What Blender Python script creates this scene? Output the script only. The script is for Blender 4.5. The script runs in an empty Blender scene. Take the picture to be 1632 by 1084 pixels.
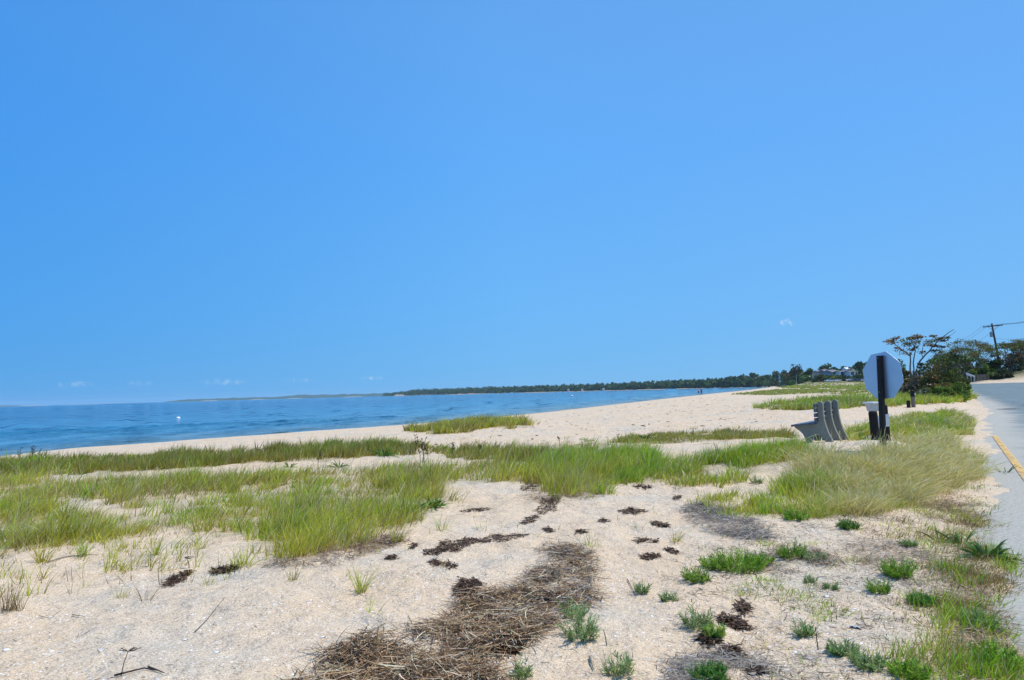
import bpy, math, random
import numpy as np
rng = np.random.default_rng(7); random.seed(7)
R = math.radians
scene = bpy.context.scene
COL = scene.collection

# ------------------------------------------------------------------ camera
FPX, CX, CY, EYE = 1088.0, 816.0, 542.0, 1.6
ROLL = math.atan(0.028)
PITCH = math.atan(83.1 / FPX)
cp, sp, cr, sr = math.cos(PITCH), math.sin(PITCH), math.cos(ROLL), math.sin(ROLL)
fw = np.array([0, cp, sp]); up0 = np.array([0, -sp, cp]); rt0 = np.array([1.0, 0, 0])
rt = rt0 * cr - up0 * sr
up = up0 * cr + rt0 * sr
CAM = np.array([0, 0, EYE])
cam_d = bpy.data.cameras.new('camera'); cam = bpy.data.objects.new('camera', cam_d); COL.objects.link(cam)
cam_d.sensor_width = 36; cam_d.lens = 36 * FPX / 1632; cam_d.clip_start = 0.05; cam_d.clip_end = 40000
from mathutils import Matrix, Vector
m = Matrix(((rt[0], up[0], -fw[0], 0), (rt[1], up[1], -fw[1], 0), (rt[2], up[2], -fw[2], EYE), (0, 0, 0, 1)))
cam.matrix_world = m
scene.camera = cam

def rays(px, py):
    px = np.asarray(px, float); py = np.asarray(py, float)
    a = (px - CX) / FPX; b = -(py - CY) / FPX
    d = fw[None] + a[..., None] * rt + b[..., None] * up
    return d / d[..., 1:2]                      # unit depth in y
def project(P):
    q = P - CAM
    w = q @ fw; w = np.where(np.abs(w) < 1e-6, 1e-6, w)
    return CX + FPX * (q @ rt) / w, CY - FPX * (q @ up) / w, w
def at_depth(px, py, D):
    return CAM + rays([px], [py])[0] * D

# ------------------------------------------------------------------ noise
def _hash(ix, iy, seed):
    n = (ix.astype(np.int64) * 374761393 + iy.astype(np.int64) * 668265263 + seed * 1442695041) & 0x7fffffff
    n = ((n ^ (n >> 13)) * 1274126177) & 0x7fffffff
    return ((n ^ (n >> 16)) & 0xffff) / 65535.0
def vnoise(x, y, seed=0):
    ix = np.floor(x); iy = np.floor(y); fx = x - ix; fy = y - iy
    fx = fx * fx * (3 - 2 * fx); fy = fy * fy * (3 - 2 * fy)
    a = _hash(ix, iy, seed); b = _hash(ix + 1, iy, seed); c = _hash(ix, iy + 1, seed); d = _hash(ix + 1, iy + 1, seed)
    return (a * (1 - fx) + b * fx) * (1 - fy) + (c * (1 - fx) + d * fx) * fy
def fbm(x, y, seed=0, oct=3):
    s = 0; a = 0.5; t = 0
    for o in range(oct):
        s = s + a * vnoise(x * 2 ** o + 17.3 * o, y * 2 ** o - 9.1 * o, seed + o); t += a; a *= 0.5
    return s / t - 0.5
def sm(x): x = np.clip(x, 0, 1); return x * x * (3 - 2 * x)

# ------------------------------------------------------------------ shoreline
WZ = -0.9
near = [(-900, 850), (-500, 786), (-200, 748), (0, 727), (130, 719), (250, 709.5), (380, 700), (500, 691), (640, 680), (800, 664.5), (940, 648.5),
        (1040, 637.5), (1115, 629.5), (1180, 623.2), (1215, 618.6)]
shore = []
for px, py in near:
    d = rays([px], [py])[0]; t = (WZ - EYE) / d[2]; shore.append((d[0] * t, t))
def col_at(px, D): return ((px - CX) / FPX * D, D)
for px, D in [(1232, 640), (1236, 760), (1215, 860), (1160, 960), (1100, 1100), (1000, 1320), (900, 1600), (800, 1900), (700, 2300), (645, 2650), (614, 2900), (630, 3250), (760, 3600), (1100, 4000)]:
    shore.append(col_at(px, D))
LAND = np.array(shore + [(6000, 4500), (8900, 2000), (8900, -8900), (-600, -8900), (-40, -60)])
def shoredist(x, y):
    x = np.asarray(x, float); y = np.asarray(y, float)
    best = np.full(x.shape, 1e18); inside = np.zeros(x.shape, bool)
    n = len(LAND)
    for i in range(n):
        ax, ay = LAND[i]; bx, by = LAND[(i + 1) % n]
        dx, dy = bx - ax, by - ay
        t = np.clip(((x - ax) * dx + (y - ay) * dy) / (dx * dx + dy * dy), 0, 1)
        best = np.minimum(best, (x - ax - t * dx) ** 2 + (y - ay - t * dy) ** 2)
        c = ((ay > y) != (by > y)) & (x < (bx - ax) * (y - ay) / (by - ay + 1e-12) + ax)
        inside ^= c
    s = np.sqrt(best)
    return np.where(inside, s, -s)

# ------------------------------------------------------------------ road frame
RA = np.array([3.15, 4.4]); RD = np.array([math.sin(R(34.7)), math.cos(R(34.7))]); RN = np.array([RD[1], -RD[0]])
RW, RV1 = 11.0, 112.0
def rshift(v): return 4.2 * sm((v - 35) / 65)
def road_uv(x, y):
    dx, dy = x - RA[0], y - RA[1]; v = dx * RD[0] + dy * RD[1]
    return dx * RN[0] + dy * RN[1] + rshift(v), v
def road_z(v): return 1.02 * sm((v - 30) / 85)

sm0 = None
def gauss(x, y, cx, cy, sx, sy, ang=0):
    c, s = math.cos(ang), math.sin(ang); dx, dy = x - cx, y - cy
    a = dx * c + dy * s; b = -dx * s + dy * c
    return np.exp(-(a / sx) ** 2 / 2 - (b / sy) ** 2 / 2)

def height(x, y, s=None):
    x = np.asarray(x, float); y = np.asarray(y, float)
    if s is None: s = shoredist(x, y)
    r = np.hypot(x, y)
    base = np.where(s < 0, WZ + np.maximum(s * 0.05, -3.0), WZ + 0.62 * sm(s / 9) + 0.28 * sm((s - 5) / 20))
    inl = sm((s - 6) / 8)
    n1 = fbm(x / 3.1, y / 3.1, 3, 3) * 0.24 + fbm(x / 0.7, y / 0.7, 9, 3) * 0.10
    n1 = n1 + np.where(r < 25, fbm(x / 0.22, y / 0.22, 21, 2) * 0.036, 0)
    z = base + n1 * inl * np.exp(-r / 160) + np.where(r < 120, fbm(x / 0.9, y / 0.5, 31, 2) * 0.03 * sm((s - 1) / 4), 0)
    # dune crest between the foreground and the open beach
    z = z + 0.16 * gauss(x, y, -6, 21, 14, 2.0, 0.05) * inl
    z = z + 0.40 * gauss(x, y, 6.9, 12.4, 2.3, 3.0, -0.5) + 0.12 * gauss(x, y, 2.2, 15.5, 2.8, 1.6, 0.2)
    z = z + 0.22 * gauss(x, y, 14, 27, 3.5, 8, -0.6)
    # gently rising land toward the far right, the house hill and the wooded headland
    pc = CX + FPX * x / np.maximum(y, 1.0)
    z = z + 1.75 * sm((y - 130) / 230) * sm((pc - 1222) / 90) * sm((s - 5) / 30)
    z = z + 2.8 * sm((y - 372) / 50) * np.maximum(sm((pc - 1240) / 60) * sm((s - 8) / 40), sm((y - 780) / 60) * sm((s - 20) / 50)) * np.exp(-np.maximum(y - 600, 0) / 900)
    z = z + 7.0 * sm((y - 1500) / 900) * sm((s - 4) / 50)
    # road bed
    u, v = road_uv(x, y)
    rz = road_z(v)
    near_road = sm((u + 1.8) / 1.2) * (1 - sm((u - RW) / 2.0)) * (1 - sm((v - RV1) / 10))
    drift = 0.035 * sm(1 - (u + 0.30 - 0.9 * fbm(x / 0.9, y / 0.9, 51, 4)) / 0.35) - 0.02
    z = z * (1 - near_road) + (rz + drift) * near_road
    # land around and beyond the end of the road
    ramp = sm((u + 26) / 22) * sm((v - 30) / 85) * 1.02 * (1 - near_road)
    z = z + ramp
    z = z + 1.9 * gauss(x, y, 84, 103, 7.5, 5.5, 0.2) + 0.7 * gauss(x, y, 20.0, 44, 10, 4.5, 0.9) * (1 - near_road)
    z = z + 1.3 * sm((v - RV1 - 3) / 30) * sm((u + 14) / 12)
    return z

def hit(px, py):
    px = np.atleast_1d(px).astype(float); py = np.atleast_1d(py).astype(float)
    d = rays(px, py); h = np.zeros(len(px)); ok = d[:, 2] < -1e-4
    dz = np.where(ok, d[:, 2], -1e-4)
    t = (h - EYE) / dz
    for k in range(14):
        t = np.clip(t, 1, 3000)
        hn = height(d[:, 0] * t, t)
        h = h + 0.6 * (hn - h)
        t = (h - EYE) / dz
    t = np.clip(t, 1, 3000)
    P = np.stack([d[:, 0] * t, t, height(d[:, 0] * t, t)], 1)
    return P
def hit1(px, py): return hit([px], [py])[0]
def ground(x, y): return float(height(np.array([x]), np.array([y]))[0])

# ------------------------------------------------------------------ vegetation regions, roots, in photo pixels
def pip(px, py, poly):
    ins = np.zeros(px.shape, bool); n = len(poly)
    for i in range(n):
        ax, ay = poly[i]; bx, by = poly[(i + 1) % n]
        ins ^= ((ay > py) != (by > py)) & (px < (bx - ax) * (py - ay) / (by - ay + 1e-12) + ax)
    return ins
CREST = [(-250, 750), (0, 738), (150, 732), (300, 726), (450, 719), (560, 713), (650, 711), (720, 717), (820, 719), (880, 722), (960, 717),
         (960, 735), (860, 737), (745, 733), (700, 722), (640, 726), (560, 729), (450, 735), (380, 738), (280, 747), (150, 754), (0, 762), (-250, 790)]
FIELD = [(-260, 785), (0, 766), (90, 770), (190, 764), (250, 761), (330, 764), (450, 757), (560, 751), (650, 745), (745, 741), (900, 735), (1050, 728), (1060, 760),
         (1010, 772), (950, 782), (880, 790), (850, 778), (800, 768), (735, 764), (700, 772), (715, 795), (690, 808), (655, 838), (600, 850), (560, 868),
         (510, 886), (440, 884), (405, 850), (330, 850), (240, 852), (150, 862), (60, 872), (0, 900), (-300, 960)]
CLUMP = [(860, 745), (900, 728), (1000, 722), (1050, 728), (1058, 760), (1000, 772), (940, 786), (885, 790), (862, 775)]
STRIP = [(1060, 745), (1120, 734), (1200, 726), (1250, 716), (1290, 714), (1285, 730), (1230, 742), (1190, 755), (1130, 772), (1075, 776)]
ISLE = [(640, 689), (680, 682), (720, 676), (780, 668), (830, 670), (850, 678), (820, 684), (780, 682), (740, 690), (690, 692)]
LOWB = [(955, 708), (985, 698), (1060, 692), (1150, 690), (1250, 690), (1250, 697), (1150, 702), (1080, 706), (1000, 712)]
MID = [(1195, 651), (1240, 643), (1330, 635), (1460, 622), (1460, 642), (1400, 645), (1340, 652), (1270, 654)]
FAR1 = [(1165, 629), (1240, 621), (1300, 620), (1345, 624), (1400, 616), (1420, 620), (1350, 629), (1290, 627), (1230, 630)]
FAR2 = [(1235, 617), (1265, 611), (1320, 607.5), (1430, 606.5), (1430, 619), (1370, 622), (1320, 619), (1260, 619)]
MOUND = [(1310, 822), (1285, 800), (1280, 775), (1275, 755), (1275, 740), (1300, 730), (1345, 738), (1390, 735), (1430, 722), (1480, 706), (1515, 708), (1535, 735), (1530, 765), (1480, 785), (1440, 806), (1380, 815), (1310, 818), (1270, 832)]
BEHIND = [(1350, 697), (1375, 686), (1425, 672), (1480, 660), (1522, 658), (1538, 670), (1530, 690), (1490, 704), (1440, 706), (1420, 698), (1385, 696), (1350, 706)]
SHRUBG = [(1395, 650), (1420, 634), (1480, 628), (1535, 622), (1550, 632), (1540, 640), (1480, 644), (1440, 646)]
SIDE = [(1480, 850), (1550, 840), (1582, 880), (1588, 930), (1592, 1000), (1615, 1050), (1640, 1100), (1500, 1120), (1470, 1070), (1520, 1010), (1480, 960), (1500, 900)]
PATCH = [(1085, 800), (1130, 790), (1200, 800), (1225, 830), (1170, 845), (1120, 835)]
BARE = [[(245, 752), (400, 739), (560, 731), (700, 724), (742, 734), (700, 740), (600, 744), (450, 750), (320, 757)],
        [(80, 768), (140, 760), (135, 770), (90, 774)], [(60, 800), (130, 795), (300, 812), (200, 824), (80, 815)], [(370, 770), (440, 776), (420, 790), (360, 784)]]
REG = dict(crest=CREST, field=FIELD, clump=CLUMP, strip=STRIP, isle=ISLE, lowb=LOWB, mid=MID, far1=FAR1, far2=FAR2, mound=MOUND, behind=BEHIND, shrubg=SHRUBG, side=SIDE)

# ------------------------------------------------------------------ materials
def newmat(name):
    M = bpy.data.materials.new(name); M.use_nodes = True; nt = M.node_tree; nt.nodes.clear()
    out = nt.nodes.new('ShaderNodeOutputMaterial'); return M, nt, out
def N(nt, t, **kw):
    n = nt.nodes.new(t)
    for k, v in kw.items():
        if k.startswith('i_'):
            n.inputs[k[2:].replace('_', ' ')].default_value = v
        else: setattr(n, k, v)
    return n
def ramp(nt, src, stops):
    r = nt.nodes.new('ShaderNodeValToRGB'); e = r.color_ramp.elements
    while len(e) < len(stops): e.new(0.5)
    for i, (p, c) in enumerate(stops):
        e[i].position = p; e[i].color = (*c, 1) if len(c) == 3 else c
    nt.links.new(src, r.inputs[0]); return r.outputs[0]
def mix(nt, f, a, b, mode='MIX'):
    n = nt.nodes.new('ShaderNodeMix'); n.data_type = 'RGBA'; n.blend_type = mode
    for s, v in ((0, f), (6, a), (7, b)):
        if hasattr(v, 'is_linked'): nt.links.new(v, n.inputs[s])
        else: n.inputs[s].default_value = v if s == 0 else (*v, 1)
    return n.outputs[2]
def math_(nt, op, a, b=0.0, c=0.0):
    n = nt.nodes.new('ShaderNodeMath'); n.operation = op
    for i, v in enumerate((a, b, c)):
        if hasattr(v, 'is_linked'): nt.links.new(v, n.inputs[i])
        else: n.inputs[i].default_value = v
    return n.outputs[0]

def simple(name, col, rough=0.7, var=0.25, scale=8.0, metal=0.0, spec=0.4, bump=0.0):
    M, nt, out = newmat(name); L = nt.links
    p = N(nt, 'ShaderNodeBsdfPrincipled', i_Roughness=rough, i_Metallic=metal); p.inputs['Specular IOR Level'].default_value = spec
    tc = N(nt, 'ShaderNodeTexCoord'); no = N(nt, 'ShaderNodeTexNoise', i_Scale=scale, i_Detail=5.0, i_Roughness=0.6); L.new(tc.outputs['Object'], no.inputs['Vector'])
    c = ramp(nt, no.outputs[0], [(0.3, tuple(v * (1 - var) for v in col)), (0.7, tuple(min(1, v * (1 + var)) for v in col))])
    L.new(c, p.inputs['Base Color'])
    if bump:
        b = N(nt, 'ShaderNodeBump', i_Strength=bump, i_Distance=0.01); L.new(no.outputs[0], b.inputs['Height']); L.new(b.outputs[0], p.inputs['Normal'])
    L.new(p.outputs[0], out.inputs[0]); return M

def leafmat(name, trans=0.35, gloss=0.06):
    M, nt, out = newmat(name); L = nt.links
    at = N(nt, 'ShaderNodeAttribute', attribute_name='Col')
    d = N(nt, 'ShaderNodeBsdfDiffuse'); t = N(nt, 'ShaderNodeBsdfTranslucent'); g = N(nt, 'ShaderNodeBsdfGlossy', i_Roughness=0.45)
    L.new(at.outputs['Color'], d.inputs['Color'])
    tc = mix(nt, 1.0, at.outputs['Color'], (1.0, 1.0, 0.6), 'MULTIPLY'); L.new(tc, t.inputs['Color'])
    g.inputs['Color'].default_value = (1, 1, 1, 1)
    m1 = N(nt, 'ShaderNodeMixShader'); m1.inputs[0].default_value = trans; L.new(d.outputs[0], m1.inputs[1]); L.new(t.outputs[0], m1.inputs[2])
    m2 = N(nt, 'ShaderNodeMixShader'); m2.inputs[0].default_value = gloss; L.new(m1.outputs[0], m2.inputs[1]); L.new(g.outputs[0], m2.inputs[2])
    L.new(m2.outputs[0], out.inputs[0]); return M

def sandmat():
    M, nt, out = newmat('sand'); L = nt.links
    geo = N(nt, 'ShaderNodeNewGeometry'); pos = geo.outputs['Position']
    sh = N(nt, 'ShaderNodeAttribute', attribute_name='shore').outputs['Fac']
    gr = N(nt, 'ShaderNodeAttribute', attribute_name='grassy').outputs['Fac']
    wd = N(nt, 'ShaderNodeAttribute', attribute_name='wood').outputs['Fac']
    def noise(sc, det=4.0, ro=0.6):
        n = N(nt, 'ShaderNodeTexNoise', i_Scale=sc, i_Detail=det, i_Roughness=ro); L.new(pos, n.inputs['Vector']); return n.outputs[0]
    def voro(sc, feat='F1'):
        n = N(nt, 'ShaderNodeTexVoronoi', i_Scale=sc, feature=feat); L.new(pos, n.inputs['Vector']); return n
    big = noise(0.55, 4); med = noise(5, 5); fine = noise(95, 4, 0.8)
    col = ramp(nt, big, [(0.3, (0.66, 0.505, 0.335)), (0.48, (0.73, 0.575, 0.395)), (0.66, (0.61, 0.54, 0.425)), (0.8, (0.55, 0.51, 0.43))])
    col = mix(nt, 1.0, col, ramp(nt, med, [(0.25, (0.84, 0.83, 0.82)), (0.7, (1.08, 1.07, 1.05))]), 'MULTIPLY')
    col = mix(nt, 1.0, col, ramp(nt, fine, [(0.35, (0.55, 0.53, 0.51)), (0.6, (1.2, 1.2, 1.2))]), 'MULTIPLY')
    # pebbles and shell grit: random cells of several sizes take their own tint
    for sc, thr, amt in ((240, 0.60, 0.8), (110, 0.70, 0.9), (60, 0.84, 0.9), (34, 0.95, 0.9)):
        v = voro(sc); sep = N(nt, 'ShaderNodeSeparateColor'); L.new(v.outputs['Color'], sep.inputs[0])
        pick = math_(nt, 'GREATER_THAN', sep.outputs[0], thr)
        inside = math_(nt, 'LESS_THAN', v.outputs['Distance'], 0.38)
        f = math_(nt, 'MULTIPLY', math_(nt, 'MULTIPLY', pick, inside), amt)
        tint = ramp(nt, sep.outputs[1], [(0.0, (0.16, 0.13, 0.10)), (0.25, (0.42, 0.26, 0.15)), (0.45, (0.34, 0.32, 0.30)), (0.62, (0.66, 0.50, 0.33)), (0.8, (0.78, 0.74, 0.68)), (1.0, (0.85, 0.83, 0.8))])
        col = mix(nt, f, col, tint)
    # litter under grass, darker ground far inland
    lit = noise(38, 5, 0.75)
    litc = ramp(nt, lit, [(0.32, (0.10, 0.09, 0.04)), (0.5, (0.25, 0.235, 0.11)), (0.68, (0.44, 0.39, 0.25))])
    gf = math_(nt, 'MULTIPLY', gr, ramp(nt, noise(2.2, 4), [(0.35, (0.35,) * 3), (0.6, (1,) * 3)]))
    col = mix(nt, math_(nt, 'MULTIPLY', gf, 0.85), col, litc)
    wc = ramp(nt, noise(0.08, 6), [(0.35, (0.045, 0.06, 0.02)), (0.65, (0.10, 0.12, 0.04))])
    col = mix(nt, wd, col, wc)
    # wet sand at the waterline
    wet = N(nt, 'ShaderNodeMapRange', interpolation_type='SMOOTHSTEP'); L.new(math_(nt, 'ADD', sh, math_(nt, 'MULTIPLY', math_(nt, 'SUBTRACT', big, 0.5), 2.0)), wet.inputs[0])
    for i, v in ((1, 0.6), (2, 2.0), (3, 1.0), (4, 0.0)): wet.inputs[i].default_value = v
    col = mix(nt, math_(nt, 'MULTIPLY', wet.outputs[0], 0.75), col, (0.26, 0.205, 0.14))
    p = N(nt, 'ShaderNodeBsdfPrincipled', i_Roughness=0.92); p.inputs['Specular IOR Level'].default_value = 0.15
    L.new(col, p.inputs['Base Color'])
    hsum = math_(nt, 'ADD', math_(nt, 'MULTIPLY', fine, 0.25), math_(nt, 'MULTIPLY', noise(28, 5, 0.65), 1.0))
    b = N(nt, 'ShaderNodeBump', i_Strength=0.75, i_Distance=0.022); L.new(hsum, b.inputs['Height'])
    vd = N(nt, 'ShaderNodeTexVoronoi', feature='SMOOTH_F1', i_Scale=1.9); L.new(pos, vd.inputs['Vector'])
    dim = math_(nt, 'MINIMUM', vd.outputs['Distance'], 0.30)
    b0 = N(nt, 'ShaderNodeBump', i_Strength=0.55, i_Distance=0.16); L.new(dim, b0.inputs['Height']); L.new(b.outputs[0], b0.inputs['Normal']); b = b0
    b2 = N(nt, 'ShaderNodeBump', i_Strength=0.85, i_Distance=0.13); L.new(noise(3.2, 4, 0.6), b2.inputs['Height']); L.new(b.outputs[0], b2.inputs['Normal'])
    L.new(b2.outputs[0], p.inputs['Normal']); L.new(p.outputs[0], out.inputs[0]); return M

def watermat():
    M, nt, out = newmat('sea_water'); L = nt.links
    geo = N(nt, 'ShaderNodeNewGeometry'); pos = geo.outputs['Position']
    sh = N(nt, 'ShaderNodeAttribute', attribute_name='shore').outputs['Fac']
    mp = N(nt, 'ShaderNodeMapping'); mp.inputs['Rotation'].default_value = (0, 0, R(-25)); mp.inputs['Scale'].default_value = (0.35, 1.0, 1); L.new(pos, mp.inputs[0])
    def noise(sc, det=4.0, ro=0.6, v=None):
        n = N(nt, 'ShaderNodeTexNoise', i_Scale=sc, i_Detail=det, i_Roughness=ro); L.new(v or mp.outputs[0], n.inputs['Vector']); return n.outputs[0]
    wob = math_(nt, 'MULTIPLY', math_(nt, 'SUBTRACT', noise(0.12, 4), 0.5), 14.0)
    mr = N(nt, 'ShaderNodeMapRange'); L.new(math_(nt, 'SUBTRACT', wob, sh), mr.inputs[0])
    for i, v in ((1, -1.0), (2, 120.0), (3, 0.0), (4, 1.0)): mr.inputs[i].default_value = v
    base = ramp(nt, mr.outputs[0], [(0.0, (0.26, 0.25, 0.16)), (0.03, (0.16, 0.22, 0.19)), (0.12, (0.055, 0.19, 0.29)), (0.35, (0.012, 0.15, 0.27)), (1.0, (0.003, 0.085, 0.19))])
    patches = ramp(nt, noise(0.05, 7, 0.7), [(0.3, (0.85, 0.9, 0.92)), (0.7, (1.15, 1.1, 1.08))])
    base = mix(nt, 1.0, base, patches, 'MULTIPLY')
    mp2 = N(nt, 'ShaderNodeMapping'); mp2.inputs['Rotation'].default_value = (0, 0, R(-12)); mp2.inputs['Scale'].default_value = (1.0, 0.33, 1); L.new(pos, mp2.inputs[0])
    rip_shade = noise(0.28, 8, 0.72, mp2.outputs[0])
    base = mix(nt, 1.0, base, ramp(nt, rip_shade, [(0.36, (0.3, 0.45, 0.55)), (0.5, (.85, .9, .9)), (0.66, (1.9, 1.5, 1.3))]), 'MULTIPLY')  # light and dark of ripple facets painted into the water colour as streaks
    spl = N(nt, 'ShaderNodeMapRange'); L.new(rip_shade, spl.inputs[0])
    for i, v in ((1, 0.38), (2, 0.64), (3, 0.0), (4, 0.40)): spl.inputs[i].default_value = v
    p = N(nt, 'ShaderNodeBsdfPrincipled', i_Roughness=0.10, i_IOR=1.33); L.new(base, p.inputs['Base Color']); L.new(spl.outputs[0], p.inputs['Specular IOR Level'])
    h = math_(nt, 'ADD', math_(nt, 'MULTIPLY', noise(0.9, 5, 0.62), 0.55), math_(nt, 'MULTIPLY', noise(0.22, 4, 0.6), 1.1))
    b = N(nt, 'ShaderNodeBump', i_Strength=1.0, i_Distance=0.42); L.new(h, b.inputs['Height']); L.new(b.outputs[0], p.inputs['Normal'])
    L.new(p.outputs[0], out.inputs[0]); return M

def asphaltmat():
    M, nt, out = newmat('asphalt'); L = nt.links
    geo = N(nt, 'ShaderNodeNewGeometry'); pos = geo.outputs['Position']
    ua = N(nt, 'ShaderNodeAttribute', attribute_name='across').outputs['Fac']
    def noise(sc, det=4.0, ro=0.6):
        n = N(nt, 'ShaderNodeTexNoise', i_Scale=sc, i_Detail=det, i_Roughness=ro); L.new(pos, n.inputs['Vector']); return n.outputs[0]
    col = ramp(nt, noise(55, 5, 0.85), [(0.34, (0.05, 0.08, 0.09)), (0.66, (0.25, 0.32, 0.335))])
    col = mix(nt, 1.0, col, ramp(nt, noise(0.9, 6, 0.7), [(0.3, (0.7, 0.72, 0.74)), (0.7, (1.2, 1.18, 1.15))]), 'MULTIPLY')
    v = N(nt, 'ShaderNodeTexVoronoi', feature='DISTANCE_TO_EDGE', i_Scale=0.16)
    wp = N(nt, 'ShaderNodeMix', data_type='VECTOR'); wp.inputs[0].default_value = 0.06
    nv = N(nt, 'ShaderNodeTexNoise', i_Scale=0.7, i_Detail=6.0); L.new(pos, nv.inputs['Vector'])
    sc = N(nt, 'ShaderNodeVectorMath', operation='MULTIPLY_ADD'); L.new(nv.outputs['Color'], sc.inputs[0]); sc.inputs[1].default_value = (2.2, 2.2, 0); L.new(pos, sc.inputs[2])
    L.new(sc.outputs[0], v.inputs['Vector'])
    crack = math_(nt, 'LESS_THAN', v.outputs[0], 0.0045)
    col = mix(nt, math_(nt, 'MULTIPLY', crack, 0.6), col, (0.04, 0.042, 0.045))
    # blown sand lying on the asphalt, thick near the edge, patchy further in
    dn = math_(nt, 'ADD', math_(nt, 'MULTIPLY', noise(0.55, 6, 0.7), 1.9), math_(nt, 'MULTIPLY', noise(14, 4, 0.7), 0.7))
    mr = N(nt, 'ShaderNodeMapRange', interpolation_type='SMOOTHSTEP'); L.new(math_(nt, 'SUBTRACT', dn, ua), mr.inputs[0])
    for i, q in ((1, -0.1), (2, 1.1), (3, 0.0), (4, 0.72)): mr.inputs[i].default_value = q
    col = mix(nt, mr.outputs[0], col, ramp(nt, noise(26, 5, 0.75), [(0.35, (0.36, 0.33, 0.27)), (0.6, (0.58, 0.53, 0.43))]))
    p = N(nt, 'ShaderNodeBsdfPrincipled', i_Roughness=0.85); p.inputs['Specular IOR Level'].default_value = 0.3
    L.new(col, p.inputs['Base Color'])
    b = N(nt, 'ShaderNodeBump', i_Strength=0.5, i_Distance=0.01); L.new(noise(120, 3, 0.7), b.inputs['Height']); L.new(b.outputs[0], p.inputs['Normal'])
    L.new(p.outputs[0], out.inputs[0]); return M

def paintmat():
    M, nt, out = newmat('worn_yellow_paint'); L = nt.links
    geo = N(nt, 'ShaderNodeNewGeometry'); n = N(nt, 'ShaderNodeTexNoise', i_Scale=9.0, i_Detail=7.0, i_Roughness=0.75); L.new(geo.outputs['Position'], n.inputs['Vector'])
    p = N(nt, 'ShaderNodeBsdfPrincipled', i_Roughness=0.8); p.inputs['Base Color'].default_value = (0.70, 0.44, 0.13, 1)
    t = N(nt, 'ShaderNodeBsdfTransparent'); ms = N(nt, 'ShaderNodeMixShader')
    f = N(nt, 'ShaderNodeMapRange'); L.new(n.outputs[0], f.inputs[0])
    for i, q in ((1, 0.40), (2, 0.50), (3, 0.15), (4, 0.9)): f.inputs[i].default_value = q
    L.new(f.outputs[0], ms.inputs[0]); L.new(t.outputs[0], ms.inputs[1]); L.new(p.outputs[0], ms.inputs[2]); L.new(ms.outputs[0], out.inputs[0]); return M

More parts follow.
